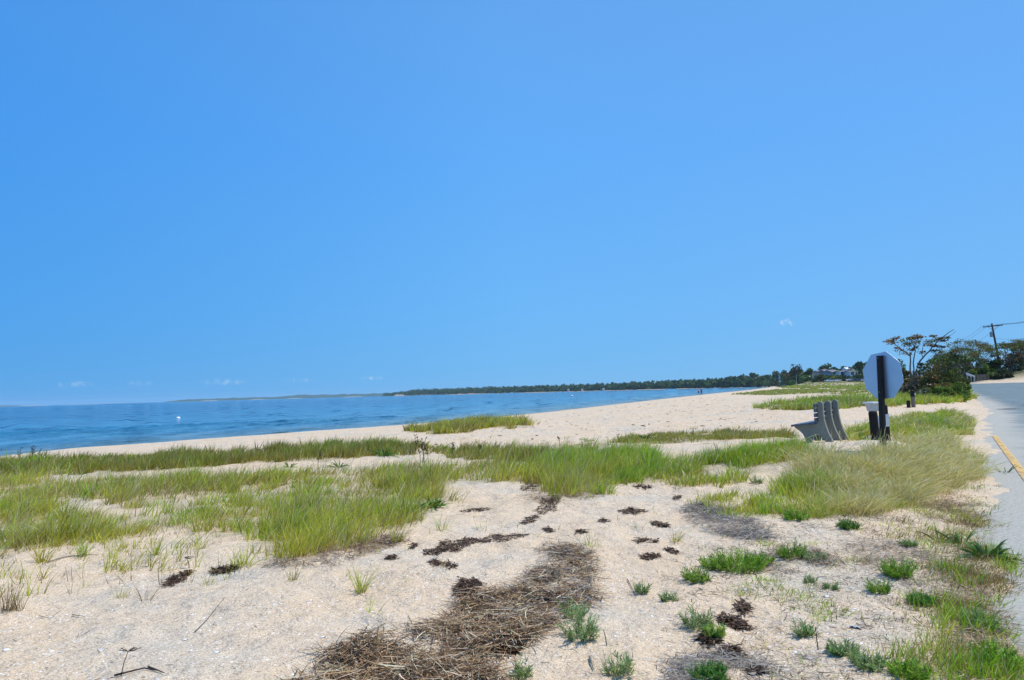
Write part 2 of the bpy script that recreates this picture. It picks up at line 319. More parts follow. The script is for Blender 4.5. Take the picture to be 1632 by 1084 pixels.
MAT = dict(
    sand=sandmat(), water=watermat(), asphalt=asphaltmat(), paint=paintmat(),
    grass=leafmat('grass_blade', 0.42, 0.015), leaf=leafmat('leaf', 0.32, 0.02), straw=leafmat('dry_straw', 0.1, 0.03),
    bark=simple('bark', (0.13, 0.11, 0.09), 0.9, 0.3, 12, bump=0.5), concrete=simple('concrete', (0.225, 0.235, 0.195), 0.85, 0.12, 14, bump=0.3),
    slat=simple('slat_plastic', (0.10, 0.13, 0.17), 0.45, 0.15, 6), alu=simple('sign_metal', (0.56, 0.66, 0.80), 0.38, 0.04, 3, metal=0.85),
    darkpost=simple('dark_post', (0.014, 0.008, 0.007), 0.6, 0.3, 20, bump=0.2), darkwood=simple('dark_wood', (0.011, 0.009, 0.008), 0.8, 0.4, 16, bump=0.5),
    greywood=simple('weathered_wood', (0.20, 0.17, 0.13), 0.85, 0.3, 14, bump=0.5), white=simple('white_paint', (0.74, 0.75, 0.76), 0.5, 0.06, 5),
    palegrey=simple('pale_grey', (0.55, 0.57, 0.58), 0.6, 0.1, 9), poleb=simple('pole_wood', (0.10, 0.075, 0.055), 0.9, 0.3, 9, bump=0.4),
    metal=simple('grey_metal', (0.30, 0.31, 0.33), 0.4, 0.1, 5, metal=0.6), wire=simple('wire', (0.03, 0.03, 0.035), 0.5, 0.1, 3),
    glass=simple('dark_glass', (0.03, 0.04, 0.05), 0.1, 0.2, 2, spec=0.8), roof=simple('grey_shingle', (0.20, 0.20, 0.21), 0.9, 0.25, 3),
    brownroof=simple('brown_shingle', (0.16, 0.10, 0.07), 0.9, 0.25, 3), blueside=simple('blue_grey_siding', (0.24, 0.29, 0.38), 0.8, 0.08, 2), yellow=simple('yellow_siding', (0.62, 0.56, 0.24), 0.8, 0.08, 2),
    tan=simple('tan_siding', (0.42, 0.37, 0.30), 0.8, 0.1, 2), carnavy=simple('navy_car_paint', (0.02, 0.03, 0.07), 0.25, 0.1, 2, spec=0.7), carwhite=simple('white_car_paint', (0.75, 0.76, 0.78), 0.25, 0.04, 2, spec=0.6),
    cargrey=simple('silver_car_paint', (0.40, 0.43, 0.46), 0.28, 0.05, 2, metal=0.4), tyre=simple('tyre', (0.02, 0.02, 0.02), 0.9, 0.2, 9), rim=simple('rim', (0.5, 0.5, 0.52), 0.3, 0.05, 5, metal=0.8),
    skin=simple('skin', (0.50, 0.31, 0.22), 0.6, 0.06, 4), navy=simple('navy_cloth', (0.012, 0.018, 0.05), 0.9, 0.2, 8), palecloth=simple('pale_cloth', (0.48, 0.48, 0.62), 0.9, 0.08, 8),
    bluecloth=simple('blue_cloth', (0.10, 0.18, 0.38), 0.9, 0.1, 8), hair=simple('brown_hair', (0.07, 0.045, 0.03), 0.8, 0.3, 30), red=simple('red_cloth', (0.35, 0.04, 0.05), 0.9, 0.1, 8),
    shell=simple('shell', (0.74, 0.71, 0.66), 0.45, 0.1, 30, bump=0.2), greyshell=simple('grey_shell', (0.45, 0.46, 0.46), 0.5, 0.25, 30, bump=0.3),
    buoy=simple('white_buoy', (0.85, 0.85, 0.86), 0.35, 0.03, 3), feather=simple('white_feathers', (0.80, 0.80, 0.80), 0.8, 0.05, 9), crack=simple('tar_patch', (0.02, 0.022, 0.024), 0.8, 0.3, 9),
    grit=leafmat('grit', 0.0, 0.04),
    patch=simple('grey_slab', (0.46, 0.47, 0.48), 0.85, 0.15, 4), stone=simple('stone', (0.25, 0.24, 0.22), 0.9, 0.3, 8, bump=0.3), cliff=simple('sand_cliff', (0.36, 0.32, 0.26), 0.95, 0.15, 0.05),
)

# ------------------------------------------------------------------ object helpers
def tag(o, label=None, cat=None, group=None, kind=None):
    if label: o['label'] = label
    if cat: o['category'] = cat
    if group: o['group'] = group
    if kind: o['kind'] = kind
    return o
def bigmesh(name, V, Q, mat, parent=None, col=None, smooth=False, attrs=None):
    me = bpy.data.meshes.new(name); V = np.asarray(V, np.float32); Q = np.asarray(Q, np.int32)
    k = Q.shape[1]
    me.vertices.add(len(V)); me.vertices.foreach_set('co', V.ravel())
    me.loops.add(Q.size); me.loops.foreach_set('vertex_index', Q.ravel())
    me.polygons.add(len(Q)); me.polygons.foreach_set('loop_start', np.arange(0, Q.size, k, dtype=np.int32)); me.polygons.foreach_set('loop_total', np.full(len(Q), k, np.int32))
    if smooth: me.polygons.foreach_set('use_smooth', np.ones(len(Q), bool))
    if col is not None:
        a = me.attributes.new('Col', 'FLOAT_COLOR', 'POINT'); c = np.ones((len(V), 4), np.float32); c[:, :3] = col; a.data.foreach_set('color', c.ravel())
    for n, v in (attrs or {}).items():
        a = me.attributes.new(n, 'FLOAT', 'POINT'); a.data.foreach_set('value', np.asarray(v, np.float32))
    me.update(); me.validate()
    o = bpy.data.objects.new(name, me); COL.objects.link(o); me.materials.append(mat)
    if parent: o.parent = parent
    return o
class MB:
    """collects shapes and links them as one mesh"""
    def __init__(s): s.v = []; s.f = []
    def add(s, v, f):
        n = len(s.v); s.v += [tuple(map(float, p)) for p in v]; s.f += [tuple(i + n for i in q) for q in f]
    def box(s, c, d, rz=0, taper=1.0):
        hx, hy, hz = d[0] / 2, d[1] / 2, d[2] / 2; co, si = math.cos(rz), math.sin(rz); v = []
        for z, k in ((-hz, 1), (hz, taper)):
            for x, y in ((-hx, -hy), (hx, -hy), (hx, hy), (-hx, hy)):
                x *= k; y *= k; v.append((c[0] + x * co - y * si, c[1] + x * si + y * co, c[2] + z))
        s.add(v, [(3, 2, 1, 0), (4, 5, 6, 7), (0, 1, 5, 4), (1, 2, 6, 5), (2, 3, 7, 6), (3, 0, 4, 7)])
    def prism(s, prof, axis_a, axis_b, org, ext, t0, t1):
        """2D profile (a,b) placed with vectors, extruded along ext from t0 to t1"""
        A, B, O, E = map(np.array, (axis_a, axis_b, org, ext)); n = len(prof)
        v = [O + A * a + B * b + E * t for t in (t0, t1) for a, b in prof]
        s.add(v, [tuple(range(n - 1, -1, -1)), tuple(range(n, 2 * n))] + [(i, (i + 1) % n, (i + 1) % n + n, i + n) for i in range(n)])
    def tube(s, pts, rad, seg=6):
        pts = [np.array(p, float) for p in pts]; n = len(pts); rad = rad if hasattr(rad, '__len__') else [rad] * n
        v = []
        for i, p in enumerate(pts):
            t = pts[min(i + 1, n - 1)] - pts[max(i - 1, 0)]; t /= np.linalg.norm(t) + 1e-9
            a = np.cross(t, (0, 0, 1.0) if abs(t[2]) < 0.9 else (1.0, 0, 0)); a /= np.linalg.norm(a); b = np.cross(t, a)
            for k in range(seg):
                an = 2 * math.pi * k / seg; v.append(p + (a * math.cos(an) + b * math.sin(an)) * rad[i])
        f = [(i * seg + k, i * seg + (k + 1) % seg, (i + 1) * seg + (k + 1) % seg, (i + 1) * seg + k) for i in range(n - 1) for k in range(seg)]
        f += [tuple(range(seg - 1, -1, -1)), tuple(range((n - 1) * seg, n * seg))]
        s.add(v, f)
    def lathe(s, prof, c=(0, 0, 0), seg=12):
        v = [(c[0] + r * math.cos(2 * math.pi * k / seg), c[1] + r * math.sin(2 * math.pi * k / seg), c[2] + z) for r, z in prof for k in range(seg)]
        n = len(prof)
        f = [(i * seg + k, i * seg + (k + 1) % seg, (i + 1) * seg + (k + 1) % seg, (i + 1) * seg + k) for i in range(n - 1) for k in range(seg)]
        f += [tuple(range(seg - 1, -1, -1)), tuple(range((n - 1) * seg, n * seg))]
        s.add(v, f)
    def build(s, name, mat, parent=None, bevel=0, smooth=False):
        me = bpy.data.meshes.new(name); me.from_pydata(s.v, [], s.f); me.update()
        o = bpy.data.objects.new(name, me); COL.objects.link(o); me.materials.append(mat)
        if smooth: me.polygons.foreach_set('use_smooth', [True] * len(me.polygons))
        if parent: o.parent = parent
        if bevel:
            b = o.modifiers.new('bevel', 'BEVEL'); b.width = bevel; b.segments = 2; b.limit_method = 'ANGLE'
        return o
def empty(name, loc, rz=0, label=None, cat=None, group=None):
    o = bpy.data.objects.new(name, None); COL.objects.link(o); o.location = tuple(map(float, loc)); o.rotation_euler = (0, 0, rz); o.empty_display_size = 0.2
    return tag(o, label, cat, group)

def strips(P, D, L, W, B, segs, c0, c1, prof=None, side=None):
    """curved ribbons: P start, D unit direction, L length, W width, B bend vector"""
    n = len(P); t = np.linspace(0, 1, segs + 1)
    if prof is None: prof = lambda t: np.maximum(1 - t ** 1.6, 0.06)
    if side is None:
        a = rng.uniform(0, 2 * math.pi, n); side = np.stack([np.cos(a), np.sin(a), np.zeros(n)], 1)
    side = side - D * np.sum(side * D, 1)[:, None]; side /= np.linalg.norm(side, axis=1)[:, None] + 1e-9
    C = P[:, None] + D[:, None] * (L[:, None] * t)[..., None] + B[:, None] * (L[:, None] * t ** 2)[..., None]
    w = (W[:, None] * prof(t)[None] / 2)[..., None] * side[:, None]
    V = np.stack([C - w, C + w], 2).reshape(-1, 3)
    k = np.arange(segs); q = np.stack([2 * k, 2 * k + 1, 2 * k + 3, 2 * k + 2], 1)
    Q = (q[None] + (np.arange(n) * 2 * (segs + 1))[:, None, None]).reshape(-1, 4)
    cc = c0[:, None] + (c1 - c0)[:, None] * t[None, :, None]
    cc = np.repeat(cc[:, :, None], 2, 2).reshape(-1, 3)
    return V, Q, cc
def merge(parts):
    V, Q, C = [], [], []; n = 0
    for v, q, c in parts:
        V.append(v); Q.append(q + n); C.append(c); n += len(v)
    return np.concatenate(V), np.concatenate(Q), np.concatenate(C)
def pal(cols, n, jit=0.18):
    cols = np.array(cols, float); c = cols[rng.integers(0, len(cols), n)]
    return np.clip(c * rng.uniform(1 - jit, 1 + jit, (n, 1)) * rng.uniform(0.93, 1.07, (n, 3)), 0.004, 0.95)

# ------------------------------------------------------------------ terrain sheet
ang = np.concatenate([np.arange(-180, -60, 4.0), np.arange(-60, -45, 0.6), np.arange(-45, 45, 0.11), np.arange(45, 62, 0.6), np.arange(62, 180, 4.0)])
rad = [0.4]
while rad[-1] < 9000: rad.append(rad[-1] * (1.0125 if 3 < rad[-1] < 60 else 1.017) + 0.002)
rad = np.array(rad)
A_, R_ = np.meshgrid(np.radians(ang), rad)
X = (np.sin(A_) * R_).ravel(); Y = (np.cos(A_) * R_).ravel()
S = shoredist(X, Y); Z = height(X, Y, S)
na, nr = len(ang), len(rad)
i, j = np.meshgrid(np.arange(nr - 1), np.arange(na), indexing='ij'); j2 = (j + 1) % na
Q = np.stack([i * na + j, i * na + j2, (i + 1) * na + j2, (i + 1) * na + j], -1).reshape(-1, 4)
P3 = np.stack([X, Y, Z], 1)
px, py, w = project(P3)
jx = fbm(X / 0.7, Y / 0.7, 71, 3) * 40 * np.clip(14 / np.maximum(w, 1), 0.05, 1.3); jy = fbm(X / 0.6, Y / 0.6, 75, 3) * 26 * np.clip(12 / np.maximum(w, 1), 0.02, 1.3)
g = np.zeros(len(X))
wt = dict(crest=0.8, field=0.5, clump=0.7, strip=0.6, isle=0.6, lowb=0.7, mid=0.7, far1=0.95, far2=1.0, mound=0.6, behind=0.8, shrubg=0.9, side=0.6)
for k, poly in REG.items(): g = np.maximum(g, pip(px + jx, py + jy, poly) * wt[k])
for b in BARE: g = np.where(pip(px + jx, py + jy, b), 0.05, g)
g = np.where((w > 1), g, 0)
pcol = CX + FPX * X / np.maximum(Y, 1)
wood = np.where(Y > 330, sm((S - 12) / 30) * sm((Y - 370) / 40) * np.maximum(sm((pcol - 1262) / 20), sm((Y - 760) / 50)), 0) + np.where(Y < -5, 0, 0)
wood = np.clip(np.maximum(wood, 0.9 * sm((road_uv(X, Y)[1] - RV1 - 2) / 10) * sm((road_uv(X, Y)[0] + 16) / 10)), 0, 1)
beach_far = np.where(Y > 600, 1 - sm((S - 3) / 12), 0); wood = wood * (1 - beach_far)
P3 = np.vstack([P3, [[0, 0, ground(0, 0)]]])
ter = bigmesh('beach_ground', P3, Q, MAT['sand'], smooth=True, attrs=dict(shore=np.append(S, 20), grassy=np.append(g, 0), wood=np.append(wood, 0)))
tag(ter, kind='structure')
# inner cap
me = ter.data
capv = np.vstack([P3[:na], P3[-1:]]); capq = np.stack([np.arange(na), (np.arange(na) + 1) % na, np.full(na, na)], 1)
cap = bigmesh('ground', capv, capq, MAT['sand'], attrs=dict(shore=np.full(na + 1, 20.), grassy=np.zeros(na + 1), wood=np.zeros(na + 1))); tag(cap, kind='structure')

# ------------------------------------------------------------------ sea
ang2 = np.concatenate([np.arange(-80, -42, 0.5), np.arange(-42, 30, 0.11), np.arange(30, 62, 0.5)]); rad2 = [12.0]
while rad2[-1] < 9000: rad2.append(rad2[-1] * (1.006 if 28 < rad2[-1] < 1500 else 1.012))
rad2 = np.array(rad2); A2, R2 = np.meshgrid(np.radians(ang2), rad2); WX = (np.sin(A2) * R2).ravel(); WY = (np.cos(A2) * R2).ravel(); WS = shoredist(WX, WY)
na2, nr2 = len(ang2), len(rad2); i, j = np.meshgrid(np.arange(nr2 - 1), np.arange(na2 - 1), indexing='ij')
Q2 = np.stack([i * na2 + j, i * na2 + j + 1, (i + 1) * na2 + j + 1, (i + 1) * na2 + j], -1).reshape(-1, 4)
Q2 = Q2[(WS[Q2].min(1) < 6)]
step = np.repeat(np.gradient(rad2), na2); wl = np.maximum(1.6, step * 3.2); ca, sa = math.cos(R(25)), math.sin(R(25))
wu = WX * ca + WY * sa; wv = -WX * sa + WY * ca
amp = np.minimum(np.minimum(0.10 * wl, 0.20 + 0.0006 * np.hypot(WX, WY)), 0.9) * np.clip(-WS / 18, 0.10, 1)
ridge = 1 - np.abs(fbm(wu / wl / 1.6, wv / wl * 0.9, 501, 2)) * 5.0
wz = amp * (np.clip(ridge, -.5, 1) * 0.9 - 0.35 + 1.4 * fbm(wu / wl * 1.2, wv / wl * 2.4, 507, 2)) * (0.5 + 1.1 * np.clip(0.5 + 2 * fbm(wu / 30, wv / 14, 511, 2), 0, 1)) * np.where(WS < 0.5, 1, 0)
wat = bigmesh('sea', np.stack([WX, WY, WZ + 0.012 + wz], 1), Q2, MAT['water'], smooth=True, attrs=dict(shore=WS)); tag(wat, kind='structure')

# ------------------------------------------------------------------ road
vv = np.arange(-30, RV1 + 0.1, 0.5); uu = np.linspace(-0.55, RW, 40)
U, V_ = np.meshgrid(uu, vv); US = U - rshift(V_); RX = RA[0] + RN[0] * US + RD[0] * V_; RY = RA[1] + RN[1] * US + RD[1] * V_
n1, n2 = V_.shape; i, j = np.meshgrid(np.arange(n1 - 1), np.arange(n2 - 1), indexing='ij')
RQ = np.stack([i * n2 + j, i * n2 + j + 1, (i + 1) * n2 + j + 1, (i + 1) * n2 + j], -1).reshape(-1, 4)
road = bigmesh('road', np.stack([RX, RY, road_z(V_)], -1).reshape(-1, 3), RQ, MAT['asphalt'], attrs=dict(across=U.ravel()), smooth=True); tag(road, kind='structure')
ln = MB(); vs = np.arange(-20, 18.5, 1.0); pts = []
for v in vs:
    c = 0.62 - 0.036 * max(v, 0)
    for du in (-0.06, 0.06): pts.append((RA[0] + RN[0] * (c + du) + RD[0] * v, RA[1] + RN[1] * (c + du) + RD[1] * v, float(road_z(np.array(v))) + 0.021))
ln.add(pts, [(2 * k, 2 * k + 1, 2 * k + 3, 2 * k + 2) for k in range(len(vs) - 1)])
tag(ln.build('road_marking', MAT['paint']), kind='structure')
def road_pt(u, v, dz=0.006): return (RA[0] + RN[0] * u + RD[0] * v, RA[1] + RN[1] * u + RD[1] * v, float(road_z(np.array(float(v)))) + dz)
def blotch(name, px, py, lx, ly, mat, n=18, seed=0):
    d = rays([px], [py])[0]; z = 0.0
    for k in range(12):
        t = (z - EYE) / d[2]; z = float(road_z(np.array(road_uv(d[0] * t, t)[1])))
    c = np.array([d[0] * t, t]); r_ = random.Random(seed); v = []
    for k in range(n):
        a = 2 * math.pi * k / n; q = 1 + r_.uniform(-0.35, 0.35); x = c[0] + math.cos(a) * lx * q; y = c[1] + math.sin(a) * ly * q
        v.append((x, y, float(road_z(np.array(road_uv(x, y)[1]))) + 0.008))
    mb = MB(); mb.add(v, [tuple(range(n))]); return tag(mb.build(name, mat), kind='structure')
blotch('road_patch', 1606, 652, 0.55, 0.35, MAT['crack'], seed=3)
blotch('road_slab', 1546, 646.5, 0.75, 0.9, MAT['patch'], seed=5)

# ------------------------------------------------------------------ grass
PALS = dict(
    olive=[(0.34, 0.36, 0.05), (0.42, 0.34, 0.09), (0.24, 0.32, 0.035), (0.40, 0.28, 0.12), (0.52, 0.44, 0.18)],
    yg=[(0.62, 0.66, 0.06), (0.48, 0.58, 0.04), (0.72, 0.62, 0.14), (0.34, 0.46, 0.03), (0.72, 0.54, 0.22), (0.52, 0.32, 0.12)],
    green=[(0.28, 0.52, 0.03), (0.36, 0.58, 0.04), (0.48, 0.58, 0.06), (0.17, 0.36, 0.03), (0.52, 0.50, 0.14)],
    straw=[(0.84, 0.72, 0.44), (0.76, 0.64, 0.34), (0.90, 0.80, 0.56), (0.66, 0.60, 0.24), (0.52, 0.54, 0.14)],
    far=[(0.38, 0.40, 0.12), (0.46, 0.44, 0.17), (0.30, 0.36, 0.09)],
    brown=[(0.26, 0.17, 0.08), (0.34, 0.25, 0.12), (0.20, 0.14, 0.08)],
)
def sample_region(poly, n, power, clump=1.0, scale=0.9, seed=5, bare=True, thr=0.0):
    poly = np.array(poly, float); lo, hi = poly.min(0), poly.max(0)
    M = int(max(60000, n * 3)); qx = rng.uniform(lo[0], hi[0], M); qy = rng.uniform(lo[1], hi[1], M)
    k = pip(qx, qy, poly); qx, qy = qx[k], qy[k]
    P = hit(qx, qy); d = P[:, 1]
    if bare:
        ww = np.clip(d, 2, 60)[:, None]; P = P + np.concatenate([np.stack([fbm(P[:, 0] / .8, P[:, 1] / .8, 401, 3), fbm(P[:, 0] / .8, P[:, 1] / .8, 405, 3)], 1) * 0.9 + rng.normal(0, .10, (len(P), 2)), np.zeros((len(P), 1))], 1) * np.minimum(1, 4 / 4)
        P[:, 2] = height(P[:, 0], P[:, 1]); d = P[:, 1]
    wgt = np.clip(d, 2, 400) ** power
    nz = fbm(P[:, 0] / scale, P[:, 1] / scale, seed, 3) + thr
    edge = fbm(P[:, 0] / 0.35, P[:, 1] / 0.35, seed + 50, 2)
    wgt = wgt * np.clip(0.55 + nz * 6.0 * clump + edge * 2.0, 0.02, 1)
    if bare:
        for b in BARE: wgt = np.where(pip(qx, qy, b), wgt * 0.03, wgt)
    idx = rng.choice(len(P), n, p=wgt / wgt.sum())
    return P[idx]
def n_many(T): return len(T) > 1
def tufts(T, nb, hr, wd, pl, spread=0.07, lean=(0.26, 0.04), leanj=0.5, bend=0.45, segs=3, head=0.0, tip=None, base=None, hscale=None):
    """T tuft centres (n,3); nb blades each"""
    nb = max(4, int(nb * 0.62)) if n_many(T) else nb; wd = wd * 1.55 if n_many(T) else wd
    n = len(T); P = np.repeat(T, nb, 0); N_ = len(P)
    a = rng.uniform(0, 2 * math.pi, N_); r = spread * np.sqrt(rng.uniform(0, 1, N_)) * np.repeat(rng.uniform(0.6, 1.4, n), nb)
    off = np.stack([np.cos(a) * r, np.sin(a) * r, np.zeros(N_)], 1); P = P + off; P[:, 2] -= 0.02
    cn = np.clip(0.5 + 2.2 * fbm(T[:, 0] / 0.45 + 40, T[:, 1] / 0.45, 301, 2) + 1.5 * fbm(T[:, 0] / 2.2, T[:, 1] / 2.2, 305, 2), 0, 1) if n > 1 else np.ones(1)
    ht = np.repeat(rng.uniform(hr[0], hr[1], n) * (0.55 + 0.6 * cn), nb) * rng.uniform(0.45, 1.15, N_)
    tl = np.repeat(rng.normal(0, 0.07, (n, 2)), nb, 0)
    D = np.stack([off[:, 0] / spread * 0.35 + lean[0] * 0.4 + tl[:, 0] + rng.normal(0, leanj * 0.35, N_), off[:, 1] / spread * 0.35 + lean[1] + tl[:, 1] + rng.normal(0, leanj * 0.35, N_), np.ones(N_)], 1)
    D /= np.linalg.norm(D, axis=1)[:, None]
    bm = rng.uniform(0.1, 1.0, N_) * bend
    B = np.stack([(lean[0] + D[:, 0] * 1.2) * bm * 1.3, (lean[1] + D[:, 1] * 1.2) * bm * 1.3, -bm * 0.45], 1)
    tc = pal(PALS[pl], n, 0.3)
    if n > 1:
        pn = np.clip(0.5 + 2.5 * fbm(T[:, 0] / 1.1, T[:, 1] / 1.1 + 9, 311, 3), 0, 1)[:, None]; tc = tc * (0.72 + 0.5 * pn) * (1 - pn * np.array([-0.10, 0.0, 0.05]))
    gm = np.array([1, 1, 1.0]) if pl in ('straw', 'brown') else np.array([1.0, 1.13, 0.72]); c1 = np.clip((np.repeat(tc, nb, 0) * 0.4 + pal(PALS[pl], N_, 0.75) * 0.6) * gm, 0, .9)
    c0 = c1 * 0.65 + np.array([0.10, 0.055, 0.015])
    if tip is not None: c1 = np.where(rng.uniform(0, 1, (N_, 1)) < 0.5, c1, c1 * 0.5 + np.array(tip) * 0.5)
    dry = rng.uniform(0, 1, N_) < 0.17
    c1[dry] = pal(PALS['straw'], dry.sum()) * 0.85; c0[dry] = c1[dry] * 0.7
    W = wd * rng.uniform(0.6, 1.3, N_)
    if np.ndim(wd): pass
    prof = None
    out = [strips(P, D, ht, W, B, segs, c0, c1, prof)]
    if head > 0:
        k = rng.uniform(0, 1, N_) < head; ph = lambda t: np.interp(t, [0, 0.6, 0.7, 0.85, 1], [0.35, 0.3, 1.0, 0.9, 0.1])
        c = pal(PALS['straw'], k.sum(), 0.15)
        out.append(strips(P[k], D[k], ht[k] * rng.uniform(1.1, 1.4, k.sum()), W[k] * 1.25, B[k] * 1.25, 6, c * 0.6, c, ph))
    return out
def lod(T, wd): return None

gp = []
def region(poly, n, nb, hr, wd, pl, power=1.3, clump=1.0, scale=0.9, seed=5, thr=0.0, far_w=0.0006, **kw):
    T = sample_region(poly, n, power, clump, scale, seed, thr=thr)
    d = T[:, 1]; q = np.quantile(d, [0, .33, .66, 1])
    for a, b in zip(q[:-1], q[1:]):
        k = (d >= a) & (d < b + 1e-6)
        if k.sum() == 0: continue
        gp.extend(tufts(T[k], nb, hr, max(wd, far_w * (a + b) / 2), pl, **kw))
region(CREST, 7000, 13, (0.22, 0.40), 0.006, 'olive', scale=1.4, clump=0.8, thr=0.10, bend=0.35, tip=(0.30, 0.22, 0.12))
region(CREST, 700, 12, (0.30, 0.48), 0.009, 'green', scale=0.7, clump=2, thr=-0.05, seed=8)
region(FIELD, 4300, 12, (0.20, 0.42), 0.006, 'yg', scale=0.7, clump=1.9, thr=-0.02, bend=0.5, seed=12, power=1.0)
region(FIELD, 1100, 12, (0.22, 0.42), 0.004, 'straw', scale=0.9, clump=1.6, seed=95, power=1.1, bend=0.6, far_w=.0004)
region(FIELD, 2900, 11, (0.20, 0.36), 0.005, 'olive', scale=1.6, clump=1.2, thr=0.0, bend=0.5, seed=13, tip=(0.36, 0.28, 0.15), power=1.7)
region(FIELD, 700, 14, (0.28, 0.48), 0.008, 'green', scale=0.6, clump=2.2, thr=-0.08, seed=14, power=0.8)
region(CLUMP, 300, 12, (0.22, 0.44), 0.004, 'straw', scale=0.6, clump=1.6, seed=96, far_w=.0004)
region(CLUMP, 800, 15, (0.28, 0.52), 0.007, 'green', scale=0.8, clump=1.2, thr=-0.03, seed=15, bend=0.5)
region(CLUMP, 500, 12, (0.25, 0.50), 0.006, 'yg', scale=0.8, seed=16)
region(STRIP, 900, 14, (0.16, 0.36), 0.006, 'green', scale=0.7, clump=1.4, thr=0.0, seed=17, bend=0.5)
region(STRIP, 700, 12, (0.16, 0.34), 0.006, 'yg', scale=0.7, clump=1.4, seed=18, bend=0.5, head=0.1)
region(ISLE, 1500, 10, (0.28, 0.60), 0.012, 'yg', scale=2.2, clump=1.4, seed=19, far_w=0.0006)
region(ISLE, 500, 10, (0.30, 0.60), 0.012, 'brown', scale=2.2, clump=1.4, seed=19, far_w=0.0006)
region(LOWB, 2200, 10, (0.12, 0.24), 0.009, 'olive', scale=2.0, clump=1.0, thr=0.06, seed=20, tip=(0.33, 0.26, 0.15))
region(MID, 3000, 9, (0.25, 0.50), 0.012, 'far', scale=3.5, clump=1.2, thr=0.08, seed=21, far_w=0.0006)
region(MID, 900, 9, (0.30, 0.55), 0.012, 'green', scale=3.5, clump=1.2, thr=-0.02, seed=22, far_w=0.0006)
region(FAR1, 2600, 8, (0.30, 0.55), 0.02, 'far', scale=9, clump=1.0, thr=0.1, seed=23, far_w=0.0006)
region(FAR2, 3200, 8, (0.40, 0.70), 0.03, 'far', scale=14, clump=1.0, thr=0.1, seed=24, far_w=0.0006)
region(FAR2, 700, 8, (0.40, 0.80), 0.03, 'green', scale=14, clump=1.6, thr=0.0, seed=25, far_w=0.0006)
region(MOUND, 4300, 20, (0.20, 0.38), 0.0024, 'straw', scale=0.9, clump=1.0, thr=0.08, seed=26, bend=0.5, head=0.5, lean=(0.13, -0.03), leanj=1.05, spread=0.13, far_w=0.0003)
region(MOUND, 650, 13, (0.15, 0.28), 0.0055, 'green', scale=0.8, clump=1.2, thr=0.0, seed=27, bend=0.55)
region(MOUND, 500, 12, (0.18, 0.30), 0.0055, 'yg', scale=0.8, clump=1.2, thr=0.0, seed=28, bend=0.55)
region(BEHIND, 1900, 12, (0.18, 0.34), 0.007, 'yg', scale=1.1, clump=1.0, thr=0.08, seed=29, bend=0.6)
region(BEHIND, 900, 12, (0.18, 0.36), 0.007, 'green', scale=1.1, clump=1.2, thr=0.0, seed=30, bend=0.55)
region(BEHIND, 600, 12, (0.2, 0.36), 0.006, 'straw', scale=1.1, clump=1.5, thr=-0.03, seed=31, bend=0.8, head=0.4)
region(SHRUBG, 2300, 10, (0.30, 0.60), 0.013, 'yg', scale=2.0, clump=1.0, thr=0.1, seed=32)
region(SHRUBG, 900, 10, (0.30, 0.60), 0.013, 'green', scale=2.0, clump=1.0, thr=0.0, seed=33)
region(FIELD, 700, 5, (0.30, 0.46), 0.002, 'brown', scale=1.0, seed=81, head=0.8, bend=0.25, power=0.9, far_w=0.0003)
region(FIELD, 500, 7, (0.05, 0.14), 0.006, 'brown', scale=0.6, seed=82, bend=1.5, power=0.8)
region(CREST, 500, 5, (0.26, 0.42), 0.002, 'brown', scale=1.0, seed=83, bend=0.25, far_w=0.0003)
MLEFT = [(1232, 828), (1222, 792), (1290, 768), (1345, 800), (1320, 822)]
region(MLEFT, 420, 14, (0.16, 0.34), 0.005, 'green', scale=0.5, clump=1.6, seed=71, bend=0.5)
region(MLEFT, 220, 14, (0.16, 0.34), 0.005, 'yg', scale=0.5, clump=1.6, seed=72, bend=0.5)
GAP = [(1095, 806), (1140, 788), (1200, 790), (1250, 762), (1262, 830), (1210, 832), (1150, 822)]
region(GAP, 130, 14, (0.12, 0.28), 0.004, 'yg', scale=0.4, clump=2.5, seed=73, bend=0.5, thr=-.1)
region(GAP, 110, 14, (0.10, 0.24), 0.004, 'green', scale=0.4, clump=2.5, seed=74, bend=0.5, thr=-.1)
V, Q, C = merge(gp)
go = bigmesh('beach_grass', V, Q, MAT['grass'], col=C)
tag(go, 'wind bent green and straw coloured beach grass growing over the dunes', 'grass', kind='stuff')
gp = []
VERGE = [(1440, 800), (1500, 778), (1560, 770), (1590, 800), (1600, 850), (1560, 850), (1490, 860), (1430, 850), (1400, 830)]
region(VERGE, 460, 8, (0.06, 0.16), 0.004, 'yg', scale=0.5, clump=1.5, seed=64, spread=0.08, bend=0.9, power=0.6)
region(VERGE, 700, 8, (0.05, 0.12), 0.0035, 'brown', scale=0.5, clump=1.5, seed=65, spread=0.10, bend=1.2, power=0.6)
region(SIDE, 700, 8, (0.04, 0.12), 0.004, 'olive', scale=0.35, clump=1.5, seed=34, spread=0.09, bend=0.9, power=0.6)
region(SIDE, 2100, 9, (0.03, 0.10), 0.0035, 'brown', scale=0.35, clump=1.5, seed=35, spread=0.10, bend=1.2, power=0.6)
region(SIDE, 480, 12, (0.06, 0.17), 0.005, 'green', scale=0.35, clump=2.4, thr=-0.1, seed=36, spread=0.06, power=0.6)
SCAT = [(1090, 790), (1250, 760), (1560, 780), (1600, 850), (1632, 1100), (1090, 1100), (1070, 980), (1100, 860)]
region(SCAT, 260, 6, (0.04, 0.10), 0.004, 'yg', scale=0.5, clump=2.0, thr=-0.1, seed=37, spread=0.05, power=0.8)
region(SCAT, 200, 6, (0.04, 0.09), 0.003, 'brown', scale=0.5, clump=2.0, thr=-0.1, seed=38, spread=0.06, power=0.8, bend=1.2)
